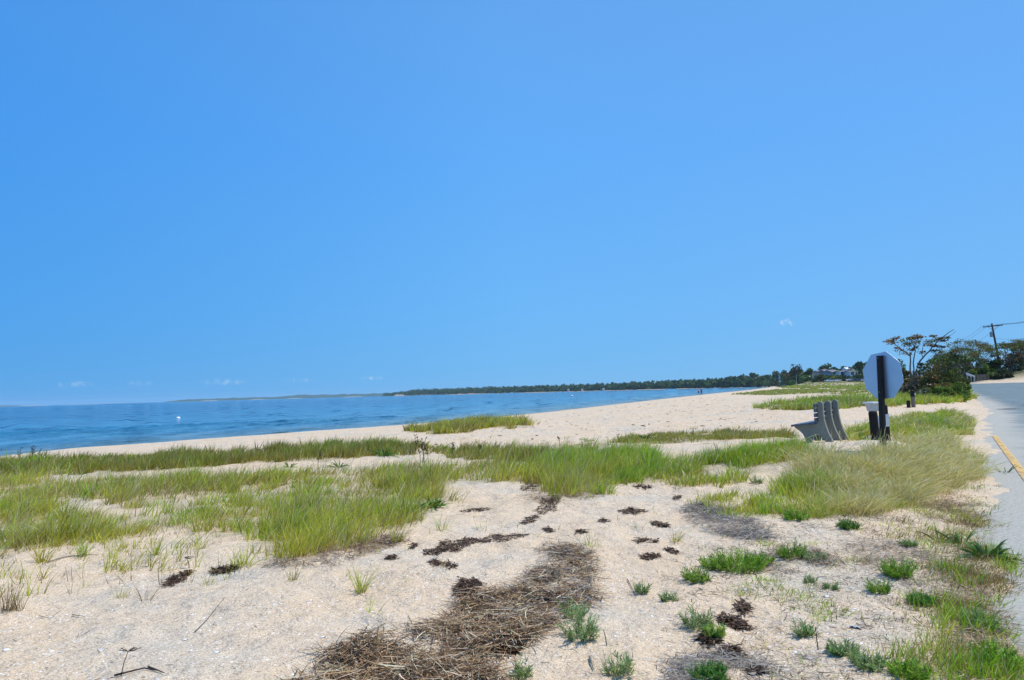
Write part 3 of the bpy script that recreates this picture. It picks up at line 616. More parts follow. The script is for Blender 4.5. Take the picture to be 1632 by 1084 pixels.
COVER = [(1120, 850), (1260, 850), (1340, 870), (1480, 850), (1520, 920), (1500, 1010), (1440, 1100), (1300, 1100), (1250, 960), (1110, 940)]
region(COVER, 330, 14, (0.03, 0.09), 0.004, 'green', scale=0.35, clump=2.6, thr=-.14, seed=91, spread=0.06, bend=0.8, power=0.8, far_w=.0004)
region(COVER, 420, 10, (0.03, 0.08), 0.003, 'brown', scale=0.4, clump=2.2, thr=-.1, seed=92, spread=0.09, bend=1.3, power=0.8, far_w=.0003)
V, Q, C = merge(gp)
tag(bigmesh('roadside_grass', V, Q, MAT['grass'], col=C), 'low straggly green and dry grass creeping over sand along the road edge', 'grass', kind='stuff')
gp = []
FRONT = [(-100, 880), (60, 862), (300, 850), (420, 880), (420, 915), (260, 930), (60, 960), (-100, 990)]
region(FRONT, 190, 9, (0.14, 0.30), 0.005, 'yg', scale=0.6, clump=1.5, seed=41, spread=0.03, power=0.8)
region(FRONT, 80, 7, (0.10, 0.20), 0.003, 'brown', scale=0.5, clump=1.5, seed=42, spread=0.03, power=0.8, bend=0.2)
MIDS = [(500, 890), (700, 830), (760, 780), (850, 790), (1050, 780), (1100, 860), (900, 900), (700, 960), (560, 950)]
region(MIDS, 40, 5, (0.08, 0.18), 0.003, 'yg', scale=0.6, clump=1.5, seed=43, spread=0.03, power=0.8)
BEACHS = [(620, 700), (940, 690), (1250, 675), (1240, 690), (960, 705), (900, 712), (660, 706)]
region(BEACHS, 40, 8, (0.10, 0.25), 0.008, 'olive', scale=2, seed=44, spread=0.08)
V, Q, C = merge(gp)
tag(bigmesh('sparse_grass', V, Q, MAT['grass'], col=C), 'thin scattered blades of young grass on the open sand', 'grass', kind='stuff')

# ------------------------------------------------------------------ single grass tufts and weeds
def tuft_obj(px, py, nb, h, wd, pl, label, spread=0.05, group='single grass tufts on the open sand', name='grass_tuft', bend=0.5):
    p = hit1(px, py); o = merge(tufts(np.zeros((1, 3)), nb, (h, h), wd, pl, spread=spread, bend=bend, lean=(0.12, 0), leanj=0.7, segs=4))
    ob = bigmesh(name, *o[:2], MAT['grass'], col=o[2]); ob.location = p
    return tag(ob, label, 'grass tuft', group)
tuft_obj(575, 944, 55, 0.25, 0.006, 'yg', 'upright green grass tuft alone on pale sand above the large straw mat')
tuft_obj(592, 976, 14, 0.14, 0.006, 'yg', 'small splayed grass tuft just below the upright lone tuft')
tuft_obj(632, 862, 45, 0.24, 0.007, 'yg', 'bright grass tuft at the lower right edge of the left grass field', 0.06)
tuft_obj(195, 952, 34, 0.16, 0.004, 'olive', 'fine grey green grass tuft left of the dark rooted stalk')
tuft_obj(234, 956, 20, 0.20, 0.005, 'brown', 'thin brown stalk tuft with a dark root on the left sand', 0.03)
tuft_obj(12, 974, 40, 0.26, 0.005, 'brown', 'leftmost clump of stiff brown stalks at the frame edge', 0.06, bend=0.15)
tuft_obj(28, 972, 34, 0.24, 0.005, 'brown', 'second clump of stiff brown stalks from the left frame edge', 0.05, bend=0.15)
tuft_obj(68, 896, 50, 0.26, 0.007, 'yg', 'light green tuft in front of the field at far left', 0.06)
tuft_obj(132, 886, 50, 0.24, 0.007, 'green', 'compact green tuft above the long fallen stalk on the left', 0.05)
tuft_obj(178, 888, 26, 0.18, 0.006, 'yg', 'small wispy tuft at the right end of the fallen stalk', 0.04)
tuft_obj(248, 884, 40, 0.25, 0.006, 'yg', 'tall narrow green tuft standing in front of the field', 0.03)
tuft_obj(268, 910, 30, 0.18, 0.005, 'yg', 'pale open tuft between two tall tufts on the left sand', 0.06)
tuft_obj(385, 902, 60, 0.27, 0.007, 'yg', 'leafy yellow green tuft beside the brown wrack streak', 0.07)
tuft_obj(332, 932, 30, 0.14, 0.004, 'olive', 'small grey tuft below the brown wrack streak')
tuft_obj(466, 925, 36, 0.2, 0.004, 'olive', 'thin dull tuft below the dark base of the tall field clump')
tuft_obj(704, 845, 30, 0.22, 0.005, 'yg', 'wispy tuft on bare sand right of the broad leaved plant')
tuft_obj(1076, 864, 34, 0.22, 0.006, 'yg', 'yellow green tuft on the sand left of the grey straw patch', 0.04)
tuft_obj(1145, 812, 70, 0.26, 0.006, 'yg', 'spreading tuft growing out of the grey straw patch', 0.12)
tuft_obj(940, 870, 30, 0.16, 0.005, 'green', 'green tuft at the top of the middle straw mat', 0.06)
tuft_obj(1215, 800, 90, 0.22, 0.007, 'green', 'bushy green tuft between the straw patch and the pale grass mound', 0.13)
tuft_obj(520, 868, 90, 0.40, 0.007, 'yg', 'tall dark based clump at the lowest point of the left field', 0.14, 'tall clumps at the front of the field')
tuft_obj(470, 872, 90, 0.42, 0.007, 'yg', 'tall yellow clump left of the lowest field clump', 0.14, 'tall clumps at the front of the field')
tuft_obj(40, 868, 90, 0.40, 0.007, 'yg', 'tall tangled clump at the front of the field by the left frame edge', 0.16, 'tall clumps at the front of the field')
tuft_obj(322, 846, 90, 0.34, 0.007, 'yg', 'broad bright clump at the middle front of the left field', 0.14, 'tall clumps at the front of the field')
tuft_obj(975, 1075, 26, 0.18, 0.004, 'olive', 'thin grey green tuft at the bottom edge beside a driftwood stub')

def weed(px, py, r, h, cols, label, stems=26, lw=0.0045, ll=0.032, name='feathery_weed', group='feathery green weeds on the sand', dens=22):
    p = hit1(px, py); n = int(stems * 1.35); r = r * 1.15
    a = rng.uniform(0, 2 * math.pi, n); rr = r * np.sqrt(rng.uniform(0, 1, n)); B0 = np.stack([np.cos(a) * rr * 0.55, np.sin(a) * rr * 0.55, np.full(n, -0.01)], 1)
    D = np.stack([np.cos(a) * rr / r * 0.8 + rng.normal(0, .25, n), np.sin(a) * rr / r * 0.8 + rng.normal(0, .25, n), np.ones(n)], 1); D /= np.linalg.norm(D, axis=1)[:, None]
    Ls = h * rng.uniform(0.35, 1.1, n) * (1 - 0.35 * rr / r); sc = pal(cols, n, .2)
    Z3 = np.zeros((n, 3)); parts = [strips(B0, D, Ls, np.full(n, 0.004), Z3, 2, sc * 0.6, sc)]
    t = np.tile(np.linspace(0.15, 1, dens), n); PP = np.repeat(B0, dens, 0) + np.repeat(D, dens, 0) * (np.repeat(Ls, dens) * t)[:, None]
    m_ = n * dens; DD = np.repeat(D, dens, 0) * 0.8 + rng.normal(0, 0.85, (m_, 3)); DD[:, 2] = np.abs(DD[:, 2]); DD /= np.linalg.norm(DD, axis=1)[:, None]
    c = np.repeat(sc, dens, 0) * rng.uniform(0.5, 1.35, (m_, 1)); dr = rng.uniform(0, 1, m_) < .08; c[dr] = (.45, .33, .14); c = np.clip(c, 0, 0.9)
    parts.append(strips(PP, DD, ll * rng.uniform(.6, 1.2, m_), np.full(m_, lw), rng.normal(0, .15, (m_, 3)), 2, c * 0.85, c, lambda t: np.interp(t, [0, .5, 1], [.6, 1, .15])))
    V, Q, C = merge(parts); ob = bigmesh(name, V, Q, MAT['leaf'], col=C); ob.location = p
    return tag(ob, label, 'weed', group)
GB = [(0.22, 0.44, 0.03), (0.32, 0.52, 0.05), (0.13, 0.30, 0.03)]; GG = [(0.30, 0.42, 0.18), (0.34, 0.48, 0.20), (0.24, 0.38, 0.13)]; GD = [(0.10, 0.27, 0.05), (0.15, 0.33, 0.06)]
for a in [
    (1178, 905, 0.33, 0.20, GB, 'largest bright green feathery weed, right of the pale open sand', 150),
    (1140, 905, 0.16, 0.16, GB, 'bright green weed joined to the left side of the largest weed', 50),
    (1112, 925, 0.14, 0.14, GB, 'bright green weed at the lower left end of the large green patch', 46),
    (1215, 898, 0.13, 0.12, GB, 'low green weed at the right side of the largest weed', 36),
    (1262, 888, 0.16, 0.18, GB, 'rounded bright green weed between straw litter right of the largest weed', 60),
    (1300, 892, 0.11, 0.10, GG, 'dull green low weed right of the rounded bright weed', 24),
    (1022, 945, 0.07, 0.12, GG, 'small grey green weed on open sand right of the middle straw mat', 18),
    (1065, 958, 0.07, 0.09, GG, 'smallest spreading weed beside the small grey green one', 16),
    (925, 1015, 0.14, 0.20, GG, 'tall loose weed just right of the large straw mat', 46),
    (915, 985, 0.10, 0.18, GG, 'grey green weed behind the tall loose weed by the straw mat', 24),
    (1112, 998, 0.13, 0.15, GG, 'loose pale green weed left of the reddish seaweed clump', 36),
    (1142, 1014, 0.09, 0.10, GB, 'low green weed touching the reddish seaweed clump', 24),
    (1132, 1082, 0.12, 0.10, GD, 'dense dark green cushion weed at the bottom edge', 90),
    (988, 1072, 0.10, 0.15, GG, 'open weed at the bottom edge among driftwood', 20),
    (830, 1078, 0.08, 0.12, GG, 'grey green sprig at the bottom edge beside the straw mat', 16),
    (1282, 1012, 0.08, 0.12, GG, 'grey green weed left of the thin upright stake', 22),
    (1324, 938, 0.06, 0.07, GG, 'tiny green rosette on the sand right of centre', 14),
    (1290, 928, 0.05, 0.09, GG, 'tiny pale sprig left of the tiny rosette', 10),
    (1352, 842, 0.12, 0.12, GD, 'round dark green cushion just below the pale grass mound', 70),
    (1432, 918, 0.14, 0.18, GB, 'upright bright weed in brown litter near the road', 70),
    (1402, 944, 0.09, 0.13, GB, 'small upright weed at lower left of the weed in litter', 30),
    (1470, 962, 0.11, 0.08, GD, 'low dark green mat of weed near the roadside grass', 60),
    (1345, 1040, 0.12, 0.08, GG, 'low creeping weed at the lower right, left end of a row', 40),
    (1385, 1062, 0.12, 0.09, GG, 'middle weed of the creeping row at the lower right', 40),
    (1450, 1078, 0.12, 0.10, GB, 'green weed at the bottom edge, right end of the creeping row', 60),
    (1205, 770, 0.10, 0.16, GG, 'grey green weed in the sand gap left of the pale mound', 24),
    (1270, 828, 0.20, 0.18, GB, 'green weed fringe at the lower left foot of the pale mound', 80),
    (1565, 1000, 0.12, 0.14, GG, 'grey green weed in the roadside grass below the broad leaved plant', 40),
    (1590, 1060, 0.14, 0.14, GB, 'bright weed at the bottom right corner by the road', 60),
    (1448, 870, 0.10, 0.08, GG, 'small low weed above the weed in brown litter', 30),
]:
    weed(*a[:6], stems=a[6])

def broadleaf(px, py, n, L, label, cols=GD, w=0.022, name='broad_leaved_plant'):
    p = hit1(px, py); a = rng.uniform(0, 2 * math.pi, n); el = rng.uniform(0.3, 1.3, n)
    D = np.stack([np.cos(a) * np.cos(el), np.sin(a) * np.cos(el), np.sin(el)], 1); c = pal(cols, n, .3); r0 = rng.uniform(0, 1, n)[:, None]
    P0 = np.stack([np.cos(a), np.sin(a), a * 0], 1) * 0.3 * L * r0 + [0, 0, -0.01]
    V, Q, C = merge([strips(P0, D, L * rng.uniform(.55, 1.1, n), np.full(n, w), np.stack([D[:, 0] * .3, D[:, 1] * .3, np.full(n, -0.55)], 1) * rng.uniform(.4, 1, (n, 1)), 5, c * 0.8, c, lambda t: np.interp(t, [0, .4, .7, 1], [.45, 1, .8, .05]))])
    ob = bigmesh(name, V, Q, MAT['leaf'], col=C); ob.location = p; return tag(ob, label, 'plant', 'broad leaved dune plants')
broadleaf(692, 808, 70, 0.26, 'dark green broad leaved plant at the right tip of the left grass field', [(0.09, 0.22, 0.03), (0.15, 0.30, 0.05)], 0.024)
broadleaf(660, 812, 40, 0.24, 'broad leaved plant joined to the left of the plant at the field tip', [(0.09, 0.22, 0.03), (0.15, 0.30, 0.05)], 0.022)
broadleaf(1572, 888, 46, 0.30, 'large strappy dark leaved plant at the sandy road edge', [(0.07, 0.16, 0.03), (0.10, 0.20, 0.04)], 0.026)
broadleaf(1530, 868, 26, 0.26, 'smaller strappy plant left of the large one at the road edge', [(0.12, 0.20, 0.04), (0.16, 0.22, 0.06)], 0.018)
broadleaf(1500, 862, 14, 0.22, 'half dry strappy plant furthest from the road edge', [(0.22, 0.24, 0.08), (0.16, 0.22, 0.06)], 0.014)
broadleaf(1603, 755, 12, 0.26, 'low green runner lying over the sand beside the yellow line', [(0.10, 0.22, 0.05)], 0.016)
broadleaf(1370, 702, 60, 0.32, 'bright leafy plant between the bench and the dark posts', [(0.13, 0.32, 0.04), (0.18, 0.36, 0.06)], 0.03)
broadleaf(60, 738, 60, 0.45, 'dark green leafy clump on the crest at far left', [(0.09, 0.20, 0.03), (0.13, 0.25, 0.05)], 0.03)
broadleaf(168, 734, 50, 0.42, 'bright leafy clump on the crest left of centre of the water', [(0.12, 0.25, 0.04)], 0.03)
broadleaf(612, 727, 50, 0.40, 'dark leafy clump on the crest before the sand strip', [(0.07, 0.18, 0.03)], 0.03)
broadleaf(541, 745, 30, 0.30, 'small leafy clump in the white sand strip', [(0.09, 0.20, 0.03)], 0.02)
broadleaf(462, 745, 30, 0.30, 'leafy clump at the left part of the white sand strip', [(0.12, 0.24, 0.03)], 0.02)
broadleaf(1030, 700, 24, 0.35, 'small green leafy clump at the top of the low olive band', [(0.09, 0.20, 0.03)], 0.03)
broadleaf(936, 704, 20, 0.30, 'lone yellow green sprout on the beach sand', [(0.25, 0.34, 0.06)], 0.02)

# dead upright stalks
def stalks(px, py, n, h, spread, label, dark=(0.05, 0.035, 0.03)):
    p = hit1(px, py); mb = MB()
    for k in range(n):
        x = random.uniform(-spread, spread); y = random.uniform(-spread, spread); hh = h * random.uniform(0.6, 1.1); lx = random.uniform(-.12, .16) * hh
        pts = [(x, y, -0.03), (x + lx * .4, y, hh * .5), (x + lx, y, hh)]; mb.tube(pts, [0.007, 0.005, 0.003], 5)
        for q in range(5):
            z = hh * random.uniform(.5, 1); a = random.uniform(0, 6.28); mb.tube([(x + lx * z / hh, y, z), (x + lx * z / hh + math.cos(a) * .05, y + math.sin(a) * .05, z + .05)], [0.006, 0.010], 5)
    ob = mb.build('dead_stalk', M_DARK); ob.location = p; return tag(ob, label, 'dead plant', 'dead stalks along the dune crest')
M_DARK = simple('dead_stem', (0.05, 0.035, 0.028), 0.9, 0.3, 20)
stalks(33, 738, 2, 0.50, 0.06, 'leftmost dark dead stalk rising from the crest against the water')
stalks(56, 736, 4, 0.48, 0.14, 'group of dark dead stalks on the crest at far left')
stalks(73, 736, 1, 0.42, 0.03, 'single thin dead stalk at the right of the far left group')
stalks(676, 738, 5, 0.60, 0.12, 'tall forked black dead stalks in the gap of the crest')
stalks(663, 724, 2, 0.45, 0.05, 'thin dead stalks just left of the forked black ones')
stalks(718, 728, 2, 0.36, 0.04, 'short black stalk right of the forked black ones')
stalks(768, 724, 3, 0.30, 0.10, 'pair of low dark stalks right of the short black stalk')
stalks(893, 712, 1, 0.30, 0.02, 'small lone dead stalk on the beach beyond the crest')
stalks(506, 748, 1, 0.42, 0.02, 'single black stalk in the white sand strip')

# ------------------------------------------------------------------ wrack: straw mats, seaweed, sticks
def drape(obname, poly, n, L, W, cols, stack, label, cat, group=None, mound=0.05, seed=0, bias=None, thin=0.0, jit=0.04):
    """loose stalks lying on each other over the sand inside a patch, as one mat"""
    poly = np.array(poly, float); lo, hi = poly.min(0), poly.max(0); qx = rng.uniform(lo[0], hi[0], n * 6); qy = rng.uniform(lo[1], hi[1], n * 6)
    k = pip(qx, qy, poly); P = hit(qx[k], qy[k]); wgt = P[:, 1] ** 2.5 * np.clip(0.62 + 5 * fbm(P[:, 0] / .25, P[:, 1] / .25, 61 + seed, 3), 0.05 + thin, 1)
    # fray towards the outline
    P = P[rng.choice(len(P), n, p=wgt / wgt.sum())]; P[:, :2] += rng.normal(0, jit, (n, 2))
    P[:, 2] = height(P[:, 0], P[:, 1]) + mound * np.clip(0.5 + 3 * fbm(P[:, 0] / .35, P[:, 1] / .35, 91 + seed, 2), 0, 1) * rng.uniform(0, 1, n) + stack * rng.uniform(0, 1, n) ** 2
    a = rng.uniform(0, 2 * math.pi, n) if bias is None else rng.normal(bias, 0.7, n)
    D = np.stack([np.cos(a), np.sin(a), rng.normal(0.02, 0.16, n)], 1); D /= np.linalg.norm(D, axis=1)[:, None]
    Ln = L * rng.uniform(.3, 1.3, n); Wn = W * rng.uniform(.5, 1.4, n)
    side = np.stack([-np.sin(a), np.cos(a), rng.normal(0, .4, n)], 1)
    c = pal(cols, n, .3)
    org = P.mean(0); B = rng.normal(0, 0.18, (n, 3)); B[:, 2] = -np.abs(B[:, 2]) * 0.25
    V, Q, C = strips(P - org, D, Ln, Wn, B, 3, c, c, lambda t: np.interp(t, [0, .1, .9, 1], [.6, 1, 1, .5]), side)
    ob = bigmesh(obname, V, Q, MAT['straw'], col=C); ob.location = org
    return tag(ob, label, cat, group)
STRAWC = [(0.07, 0.045, 0.025), (0.13, 0.07, 0.03), (0.42, 0.27, 0.14), (0.50, 0.39, 0.24), (0.20, 0.13, 0.07), (0.62, 0.52, 0.36), (0.12, 0.08, 0.05), (0.30, 0.17, 0.08), (0.40, 0.26, 0.12)]
GREYC = [(0.32, 0.29, 0.25), (0.24, 0.21, 0.18), (0.40, 0.37, 0.32), (0.15, 0.12, 0.10)]
WEEDC = [(0.065, 0.035, 0.02), (0.04, 0.024, 0.015), (0.10, 0.06, 0.035), (0.15, 0.09, 0.05)]
BROWNC = [(0.25, 0.16, 0.09), (0.34, 0.23, 0.13), (0.16, 0.10, 0.06), (0.42, 0.32, 0.2)]
drape('straw_mat', [(455, 1100), (520, 1045), (590, 1018), (650, 1008), (720, 990), (730, 965), (770, 945), (800, 955), (850, 940), (880, 960), (870, 990), (850, 1020), (800, 1045), (790, 1100)],
      9000, 0.15, 0.006, STRAWC, 0.05, 'largest brown mat of dry reed straw at the bottom edge', 'straw mat', 'washed up straw mats', 0.07, 1)
drape('straw_mat', [(770, 960), (830, 935), (870, 900), (858, 868), (900, 862), (935, 880), (952, 900), (940, 930), (945, 960), (900, 985), (850, 1000), (800, 985)],
      5200, 0.14, 0.006, STRAWC + GREYC, 0.04, 'tall brown and grey straw mat joining the top of the largest mat', 'straw mat', 'washed up straw mats', 0.05, 2)
drape('straw_mat', [(1085, 812), (1120, 802), (1170, 815), (1210, 835), (1235, 860), (1190, 862), (1140, 850), (1100, 832)],
      5600, 0.11, 0.005, GREYC, 0.03, 'thin grey straw patch between two green tufts right of centre', 'straw mat', 'washed up straw mats', 0.03, 3, thin=.2)
drape('straw_mat', [(1180, 880), (1240, 872), (1330, 880), (1340, 900), (1250, 915), (1190, 905)],
      1500, 0.10, 0.004, BROWNC + GREYC, 0.02, 'grey brown litter around the large green weed patch', 'straw mat', 'washed up straw mats', 0.02, 4)
drape('straw_mat', [(1460, 800), (1500, 790), (1560, 800), (1575, 835), (1520, 845), (1480, 830)],
      1900, 0.12, 0.004, BROWNC + STRAWC, 0.03, 'reddish dry stem litter between the pale mound and the road', 'straw mat', 'washed up straw mats', 0.03, 5)
drape('straw_mat', [(1340, 868), (1400, 860), (1480, 875), (1520, 920), (1500, 950), (1440, 935), (1380, 905)],
      1700, 0.09, 0.004, BROWNC + GREYC, 0.02, 'brown litter strewn around the upright weed near the road', 'straw mat', 'washed up straw mats', 0.02, 6)
drape('straw_mat', [(1060, 1100), (1075, 1055), (1120, 1040), (1180, 1045), (1230, 1060), (1260, 1100)],
      1500, 0.10, 0.004, GREYC, 0.02, 'grey twiggy litter at the bottom edge behind the cushion weed', 'straw mat', 'washed up straw mats', 0.02, 7)
drape('straw_mat', [(1480, 950), (1530, 930), (1600, 940), (1640, 1100), (1500, 1100), (1530, 1030)],
      2600, 0.10, 0.0035, BROWNC + STRAWC, 0.02, 'dry brown runners tangled in the roadside grass', 'straw mat', 'washed up straw mats', 0.02, 8)
drape('straw_mat', [(420, 900), (470, 872), (560, 862), (650, 848), (660, 858), (590, 885), (520, 905), (450, 905)],
      2600, 0.10, 0.004, BROWNC + WEEDC, 0.03, 'dark brown litter along the foot of the left field', 'straw mat', 'washed up straw mats', 0.03, 9)
drape('straw_mat', [(820, 790), (850, 782), (960, 785), (960, 793), (900, 800), (850, 800)],
      1200, 0.10, 0.004, BROWNC + WEEDC, 0.02, 'dark litter at the foot of the tall green grass clump', 'straw mat', 'washed up straw mats', 0.03, 10)
ALLOVER = [(-100, 950), (400, 900), (800, 830), (1060, 800), (1500, 800), (1600, 900), (1640, 1100), (-100, 1120)]
o = drape('beach_litter', ALLOVER, 1700, 0.05, 0.003, WEEDC + GREYC + BROWNC, 0.004, 'tiny scattered twigs and dry bits on the foreground sand', 'litter', None, 0.0, 11); o['kind'] = 'stuff'
RIGHTSAND = [(1060, 900), (1200, 830), (1440, 820), (1560, 900), (1520, 1100), (1060, 1100)]
o = drape('twig_litter', RIGHTSAND, 5600, 0.08, 0.004, GREYC + BROWNC + WEEDC, 0.004, 'small twigs and brown crumbs scattered over the sand at lower right', 'litter', None, 0.0, 12); o['kind'] = 'stuff'
def seaweed(x0, y0, x1, y1, wpx, n, label, L=0.05):
    dx, dy = x1 - x0, y1 - y0; q = math.hypot(dx, dy) + 1e-6; nx, ny = -dy / q * wpx / 2, dx / q * wpx / 2
    ts = np.linspace(0, 1, 6); wob = [0, .5, -.4, .45, -.3, 0]
    top = [(x0 + dx * t + nx * (1 + w) * (math.sin(math.pi * t) * .7 + .35), y0 + dy * t + ny * (1 + w) * (math.sin(math.pi * t) * .7 + .35)) for t, w in zip(ts, wob)]
    bot = [(x0 + dx * t - nx * (1 - w) * (math.sin(math.pi * t) * .7 + .35), y0 + dy * t - ny * (1 - w) * (math.sin(math.pi * t) * .7 + .35)) for t, w in zip(ts, wob)]
    return drape('seaweed_clump', top + bot[::-1], n, L, 0.011, WEEDC, 0.015, label, 'seaweed', 'dark dried seaweed clumps', 0.02, 20, thin=.9, jit=0.010)
for a in [
    (676, 882, 760, 862, 16, 900, 'thick left half of the long dark seaweed streak on open sand'),
    (752, 863, 838, 854, 9, 520, 'thin right half of the long dark seaweed streak on open sand'),
    (686, 894, 700, 902, 9, 170, 'left of two small dark clumps under the long seaweed streak'),
    (706, 898, 724, 904, 7, 150, 'right of two small dark clumps under the long seaweed streak'),
    (988, 815, 1030, 816, 9, 420, 'oval dark brown seaweed patch on sand right of the grass clump'),
    (855, 815, 892, 795, 22, 700, 'large dark seaweed clump below the tall green grass clump'),
    (830, 778, 862, 772, 16, 400, 'dark seaweed wedge at the left foot of the tall grass clump'),
    (832, 834, 858, 824, 8, 220, 'dark curl of seaweed left below the large dark clump'),
    (955, 829, 970, 831, 5, 90, 'tiny seaweed speck between the oval patch and the dark clump'),
    (1036, 832, 1066, 841, 7, 220, 'arched seaweed piece left of the yellow green tuft'),
    (1012, 864, 1032, 861, 6, 150, 'small ragged seaweed piece above the middle sand'),
    (1038, 864, 1048, 863, 4, 60, 'speck of seaweed right of the small ragged piece'),
    (1062, 875, 1080, 882, 7, 150, 'small slanting seaweed piece below the tuft on open sand'),
    (1020, 888, 1052, 886, 8, 240, 'flat dark seaweed piece with wispy edge in the middle sand'),
    (1145, 984, 1195, 1004, 12, 420, 'long diagonal reddish brown seaweed clump at lower right'),
    (1175, 966, 1192, 972, 14, 260, 'round brown seaweed clump above the long diagonal one'),
    (1118, 1016, 1140, 1022, 16, 380, 'dark reddish seaweed clump between two green weeds'),
    (1155, 1035, 1175, 1042, 14, 220, 'brown seaweed clump below the long diagonal one'),
    (724, 942, 765, 932, 24, 800, 'very dark knotted seaweed heap at the top of the largest straw mat'),
    (905, 896, 925, 898, 9, 170, 'dark knot in the lower right of the tall straw mat'),
    (262, 935, 305, 912, 12, 500, 'dark seaweed streak on sand left of the leafy tuft'),
    (336, 912, 380, 905, 9, 320, 'thin dark wrack streak under the leafy yellow green tuft'),
    (616, 890, 632, 887, 6, 120, 'small round seaweed bit left of the wispy tuft'),
    (655, 873, 664, 870, 5, 90, 'small dark seaweed bit above the long streak'),
    (735, 815, 780, 812, 5, 240, 'faint thin seaweed line on the sand near the field tip'),
    (1074, 794, 1086, 793, 7, 120, 'small dark bit at the foot of the green strip'),
    (866, 843, 882, 848, 5, 110, 'thin curved seaweed bit above the tall straw mat'),
    (918, 846, 935, 848, 6, 140, 'mossy brown lump between the two straw mats and the clump'),
    (1010, 775, 1040, 777, 7, 260, 'brown clump at the right foot of the tall green grass'),
    (1200, 1066, 1215, 1075, 10, 200, 'dark woody knot at the bottom edge right of the cushion weed'),
    (800, 1020, 825, 1040, 26, 600, 'black knot inside the right part of the largest straw mat'),
]: seaweed(*a)
def stick(pts, r, label, name='driftwood_stick', mat=None, z=0.012):
    P = [hit1(x, y) for x, y in pts]; o0 = P[0].copy(); mb = MB(); rr = [r * .55 * (1 - .6 * k / (len(P) - 1)) for k in range(len(P))]
    mb.tube([p - o0 + [0, 0, z] for p in P], rr, 6); ob = mb.build(name, mat or M_DARK); ob.location = o0; return tag(ob, label, 'stick', 'sticks lying on the sand')
stick([(75, 898), (100, 890), (130, 886), (155, 886)], 0.012, 'long brown fallen stalk on the sand at left', mat=MAT['greywood'])
stick([(182, 1080), (205, 1074), (230, 1068), (252, 1072)], 0.012, 'dark crooked twig lying at the bottom left edge')
stick([(236, 1066), (248, 1070), (262, 1076)], 0.010, 'short dark twig crossing the crooked twig at bottom left')
stick([(310, 1010), (330, 990), (358, 954)], 0.005, 'thin straight stem lying on the left sand')
stick([(62, 984), (80, 988), (98, 974)], 0.004, 'fine forked root on the far left sand')
stick([(115, 982), (135, 985)], 0.007, 'short rust coloured stick on the far left sand', mat=MAT['greywood'])
stick([(1000, 925), (1015, 955)], 0.007, 'short dark twig right of the tall straw mat')
stick([(1305, 1075), (1345, 1077)], 0.005, 'thin pale stem at the bottom edge right of the stake', mat=MAT['greywood'])
stick([(1200, 910), (1215, 935), (1222, 942)], 0.006, 'bent grey twig below the largest green weed', mat=MAT['greywood'])
stick([(1330, 880), (1345, 900)], 0.006, 'dark slanting twig in the litter right of the rounded weed')
stick([(1455, 985), (1475, 1002)], 0.006, 'dark slanting twig left of the roadside grass')
stick([(1570, 848), (1610, 846)], 0.007, 'pale dry stem lying from the strappy plant to the road', mat=MAT['greywood'])
stick([(940, 1050), (946, 1070)], 0.014, 'short grey driftwood stub at the bottom edge', mat=MAT['greywood'])
def upright(px, py, h, lean, r, label, fork=False):
    p = hit1(px, py); mb = MB(); r *= .6; mb.tube([(0, 0, -0.05), (lean * .4, 0.01, h * .5), (lean, 0, h)], [r, r * .8, r * .6], 6)
    if fork:
        for a in [random.uniform(-1.6, 1.9) for q in range(9)]: l_ = random.uniform(.02, .05); mb.tube([(lean, 0, h), (lean + math.sin(a) * l_, random.uniform(-.02, .02), h + l_ * .6 * math.cos(a)), (lean + math.sin(a) * l_ * 1.3 + .01, .02, h + l_ * .3)], [r * .6, r * .7, r * .3], 5)
    ob = mb.build('upright_stick', M_DARK); ob.location = p; return tag(ob, label, 'stick', 'sticks standing in the sand')
upright(1305, 1036, 0.13, -0.012, 0.006, 'thin black stake standing upright in the lower right sand')
upright(190, 1078, 0.14, 0.05, 0.005, 'leaning twig with a tangled tip at the bottom left', True)
upright(302, 906, 0.10, -0.03, 0.008, 'curled dark root sticking out of sand by the seaweed streak', True)
upright(968, 1030, 0.10, -0.02, 0.006, 'dead upright twig at the bottom middle')

# shells and pebbles
def pebbles(name, poly, n, size, cols, label, cat, power=1.6):
    P = sample_region(poly, n, power, 0.6, 0.5, 77, bare=False)
    base = np.array([(1, 0, 0), (.5, .87, 0), (-.5, .87, 0), (-1, 0, 0), (-.5, -.87, 0), (.5, -.87, 0), (.55, 0, .8), (-.28, .48, .8), (-.28, -.48, .8)], float)
    f = np.array([(0, 1, 6), (1, 7, 6), (1, 2, 7), (2, 3, 7), (3, 8, 7), (3, 4, 8), (4, 5, 8), (5, 6, 8), (5, 0, 6), (6, 7, 8)])
    s = size * rng.uniform(.35, 1, n) ** 1.5; a = rng.uniform(0, 6.28, n); sx = s * rng.uniform(.6, 1.3, n); sz = s * rng.uniform(.2, .6, n)
    x = base[None, :, 0] * sx[:, None]; y = base[None, :, 1] * s[:, None]; x = x * rng.uniform(.8, 1.2, x.shape); y = y * rng.uniform(.8, 1.2, y.shape)
    V = np.stack([P[:, None, 0] + x * np.cos(a)[:, None] - y * np.sin(a)[:, None], P[:, None, 1] + x * np.sin(a)[:, None] + y * np.cos(a)[:, None], P[:, None, 2] + base[None, :, 2] * sz[:, None] - 0.001], -1).reshape(-1, 3)
    F = (f[None] + (np.arange(n) * 9)[:, None, None]).reshape(-1, 3); C = np.repeat(pal(cols, n, .15), 9, 0)
    return tag(bigmesh(name, V, F, MAT['grit'], col=C, smooth=True), label, cat, kind='stuff')
FORE = [(-150, 905), (400, 880), (720, 830), (800, 780), (1060, 790), (1240, 830), (1500, 820), (1600, 860), (1640, 1130), (-150, 1130)]
